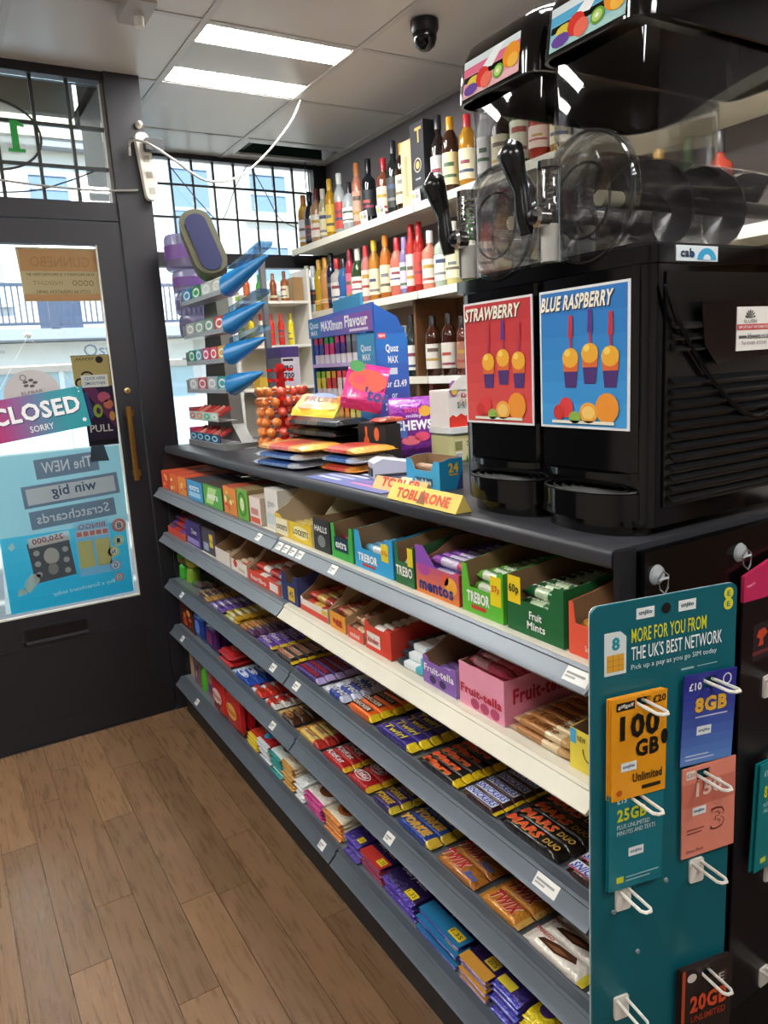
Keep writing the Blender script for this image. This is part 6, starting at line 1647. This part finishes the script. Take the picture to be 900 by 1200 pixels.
def simcard(label, u, z, w, h, col, fn, pu, nd=.021, n=1, tilt=0.0, y=-.007, side='#b8862a', lean=.03):
    """packs hanging on a peg; origin at the top centre"""
    for k in range(n):
        yy = y - .0032 * (n - 1 - k) if False else y - .0032 * k
        t = MB().prism(notched(w, h, pu - u - w / 2 + .002 * (n - 1 - k), nd), -.0012, .0012, mt(col, .35, 'card'), 'y').build('sim_pack', smooth=False)
        last = k == n - 1
        tag(t, label if n == 1 else label + ', ' + ('front' if last else 'hindmost' if k == 0 else 'middle') + ' one', 'sim card')
        P = Vector((.7236, .690, 0)) + RZ @ Vector((u + w / 2 - .002 * (n - 1 - k), yy, z))
        t.location = P
        t.rotation_euler = (lean * .3, tilt, AZ)
        if last and fn:
            fn(w, h).build(t, (-w / 2, -.0012, -h), UX, UZ, rough=.35)
def tagp(p, u, v, s=1.0):
    p.rect(u, v, u + .026 * s, v + .014 * s, '#e2e8ea', 2).text('unjiio', u + .003, v + .004, u + .023 * s, v + .010 * s, '#24486c', 3, .05)
def f100(w, h):
    p = Pr().rect(.006, h - .018, .036, h - .006, '#151515', 1).text('giffgaff', .008, h - .0155, .034, h - .0085, '#e8e4da', 2, .02).text('£20', .066, h - .016, .088, h - .005, '#1c1a16', 2, .04)
    p.text('100', .012, .092, .078, .130, '#17150f', 2, .06).text('GB', .038, .062, .078, .089, '#17150f', 2, .06).text('Unlimited', .034, .024, .084, .038, '#2a2416', 2, .04).rect(.05, .010, .082, .016, '#2a2416', 1).ell(.012, .012, .005, .005, '#b8541f', 1).ell(w - .004, .085, .006, .012, '#17150f', 2)
    tagp(p, .014, .044)
    return p
simcard('orange hundred gigabyte sim pack on the teal display', .024, 1.028, .091, .156, '#e3981c', f100, .075, n=3)
def f8(w, h):
    p = Pr().grad(0, 0, w, h - .025, '#5a86c4', '#2f3490', 8).text('£10', .008, h - .024, .030, h - .012, '#e6e8f2', 2, .03).ring(w - .018, h - .014, .008, .009, .002, '#e6e8f2', 2, 16).text('8GB', .020, .082, .078, .106, '#e8b43c', 3, .07).rect(.022, .074, .080, .076, '#cfd4ea', 2).rect(.008, .014, .05, .016, '#c0cce6', 2).rect(.008, .008, .06, .010, '#c0cce6', 2)
    tagp(p, .026, .046)
    return p
simcard('blue and violet eight gigabyte sim pack on the teal display', .150, 1.035, .094, .142, '#2c2c86', f8, .196, .024, tilt=.03)
def f15(w, h):
    p = Pr().rect(0, .085, w, h - .026, '#c9705e', 0).text('150', .024, .100, .072, .124, '#e8c8ba', 2, .04).text('3', .052, .036, .078, .074, '#7a3a30', 2, .0).text('3', .054, .039, .076, .071, '#dc8672', 3, -.01).rect(.006, h - .018, .022, h - .004, '#e4d4c8', 2).text('£20', .007, h - .014, .021, h - .008, '#6a3a30', 3).rect(.008, .046, .04, .048, '#8a4a40', 2).rect(.008, .04, .036, .042, '#8a4a40', 2).text('Data Pack', .008, .008, .04, .014, '#6a3028', 2)
    tagp(p, .018, .070, .95)
    return p
simcard('coral pink sim pack with a large numeral three on the teal display', .150, .890, .098, .150, '#dc8672', f15, .188, .024, tilt=-.02)
def f25(w, h):
    p = Pr().text('£15', .012, h - .014, .028, h - .005, '#cfe4e6', 2, .02).text('25GB', .012, .112, .062, .132, '#c8cf2e', 2, .05).text('PLUS UNLIMITED', .012, .100, .068, .107, '#d6e8ea', 2, .0).text('MINUTES AND TEXTS', .012, .090, .078, .097, '#d6e8ea', 2, .0).rect(.012, .012, .024, .022, '#c8cf2e', 2).rect(.028, .018, .085, .020, '#8fc0c6', 2).rect(.028, .012, .07, .014, '#8fc0c6', 2)
    tagp(p, .032, .052)
    return p
simcard('teal twenty-five gigabyte sim pack hanging below the orange packs', .022, .880, .092, .155, '#17707e', f25, .070, n=2)
def f20(w, h):
    p = Pr().text('20GB', .016, h - .082, .088, h - .050, '#d8522c', 2, .06).text('UNLIMITED', .018, h - .100, .086, h - .088, '#a83c24', 2, .03).ell(.018, h - .016, .009, .008, '#d8cfc8', 2).rect(.066, h - .042, .086, h - .022, '#4a3a38', 1).text('E', .071, h - .039, .081, h - .025, '#d8cfc8', 2).rect(0, 0, .006, h, '#b8482c', 1)
    return p
simcard('black and orange twenty gigabyte sim pack at the bottom of the teal display', .153, .548, .098, .15, '#2a201e', f20, .203, .027, n=3)
# pink topped display beside it
pd = thing('card_display', 'black hanging display board with a slanted pink header at the right edge', 'display board', (1.085, .7055, 0))
MB().box((0, 0, .30), (.26, .004, 1.085), mt('#141013', .3)).build('board', pd, smooth=False)
MB().prism([(0, 1.086), (.26, 1.075), (.26, 1.165), (.085, 1.150), (0, 1.130)], -.001, .005, mt('#c02a5a', .4), 'y').build('header', pd, smooth=False)
Pr().ell(.014, 1.112, .008, .002, '#e88aa0').ell(.024, 1.114, .006, .002, '#e0708c').build(pd, (0, -.001, 0), UX, UZ)
Pr().rect(.03, .975, .075, 1.04, '#2a1c20').poly([(.045, 1.0), (.06, 1.0), (.058, 1.012), (.07, 1.02), (.062, 1.03), (.045, 1.028), (.04, 1.018), (.05, 1.012)], '#c8482c', 1).rect(.03, .985, .075, .992, '#6a2a30', 1).build(pd, (0, 0, 0), UX, UZ)
for z, pl in ((.935, 1), (.775, 0), (.565, 1), (.34, 1)):
    peg(.105 if z < .9 else .075, z, pd, .06, True)
def fr(w, h):
    p = Pr().text('£10', .010, h - .024, .028, h - .013, '#cfe4e6', 2, .02).text('8GB', .012, h - .066, .05, h - .042, '#c8cf2e', 2, .06).text('PLUS 500 MIN', .012, h - .082, .056, h - .075, '#d6e8ea', 2).text('UNLIMITED', .012, h - .094, .052, h - .087, '#d6e8ea', 2).ell(.064, h - .125, .014, .018, '#d8e4e4', 2).rect(.014, .014, .03, .024, '#c8cf2e', 2)
    return p
for k in range(2):
    t = tag(MB().prism(notched(.092, .205, .024 - .004 * k, .022), -.0012, .0012, mt('#127a80', .35, 'card'), 'y').build('sim_pack', smooth=False), 'teal eight gigabyte sim pack on the right-hand display board, %s of two' % ('back', 'front')[k], 'sim card')
    t.location = (1.085 + .081 + .004 * k, .7055 - .012 - .006 * k, .790)
    t.rotation_euler = (0, .035, 0)
    if k:
        fr(.092, .205).build(t, (-.046, -.0012, -.205), UX, UZ)
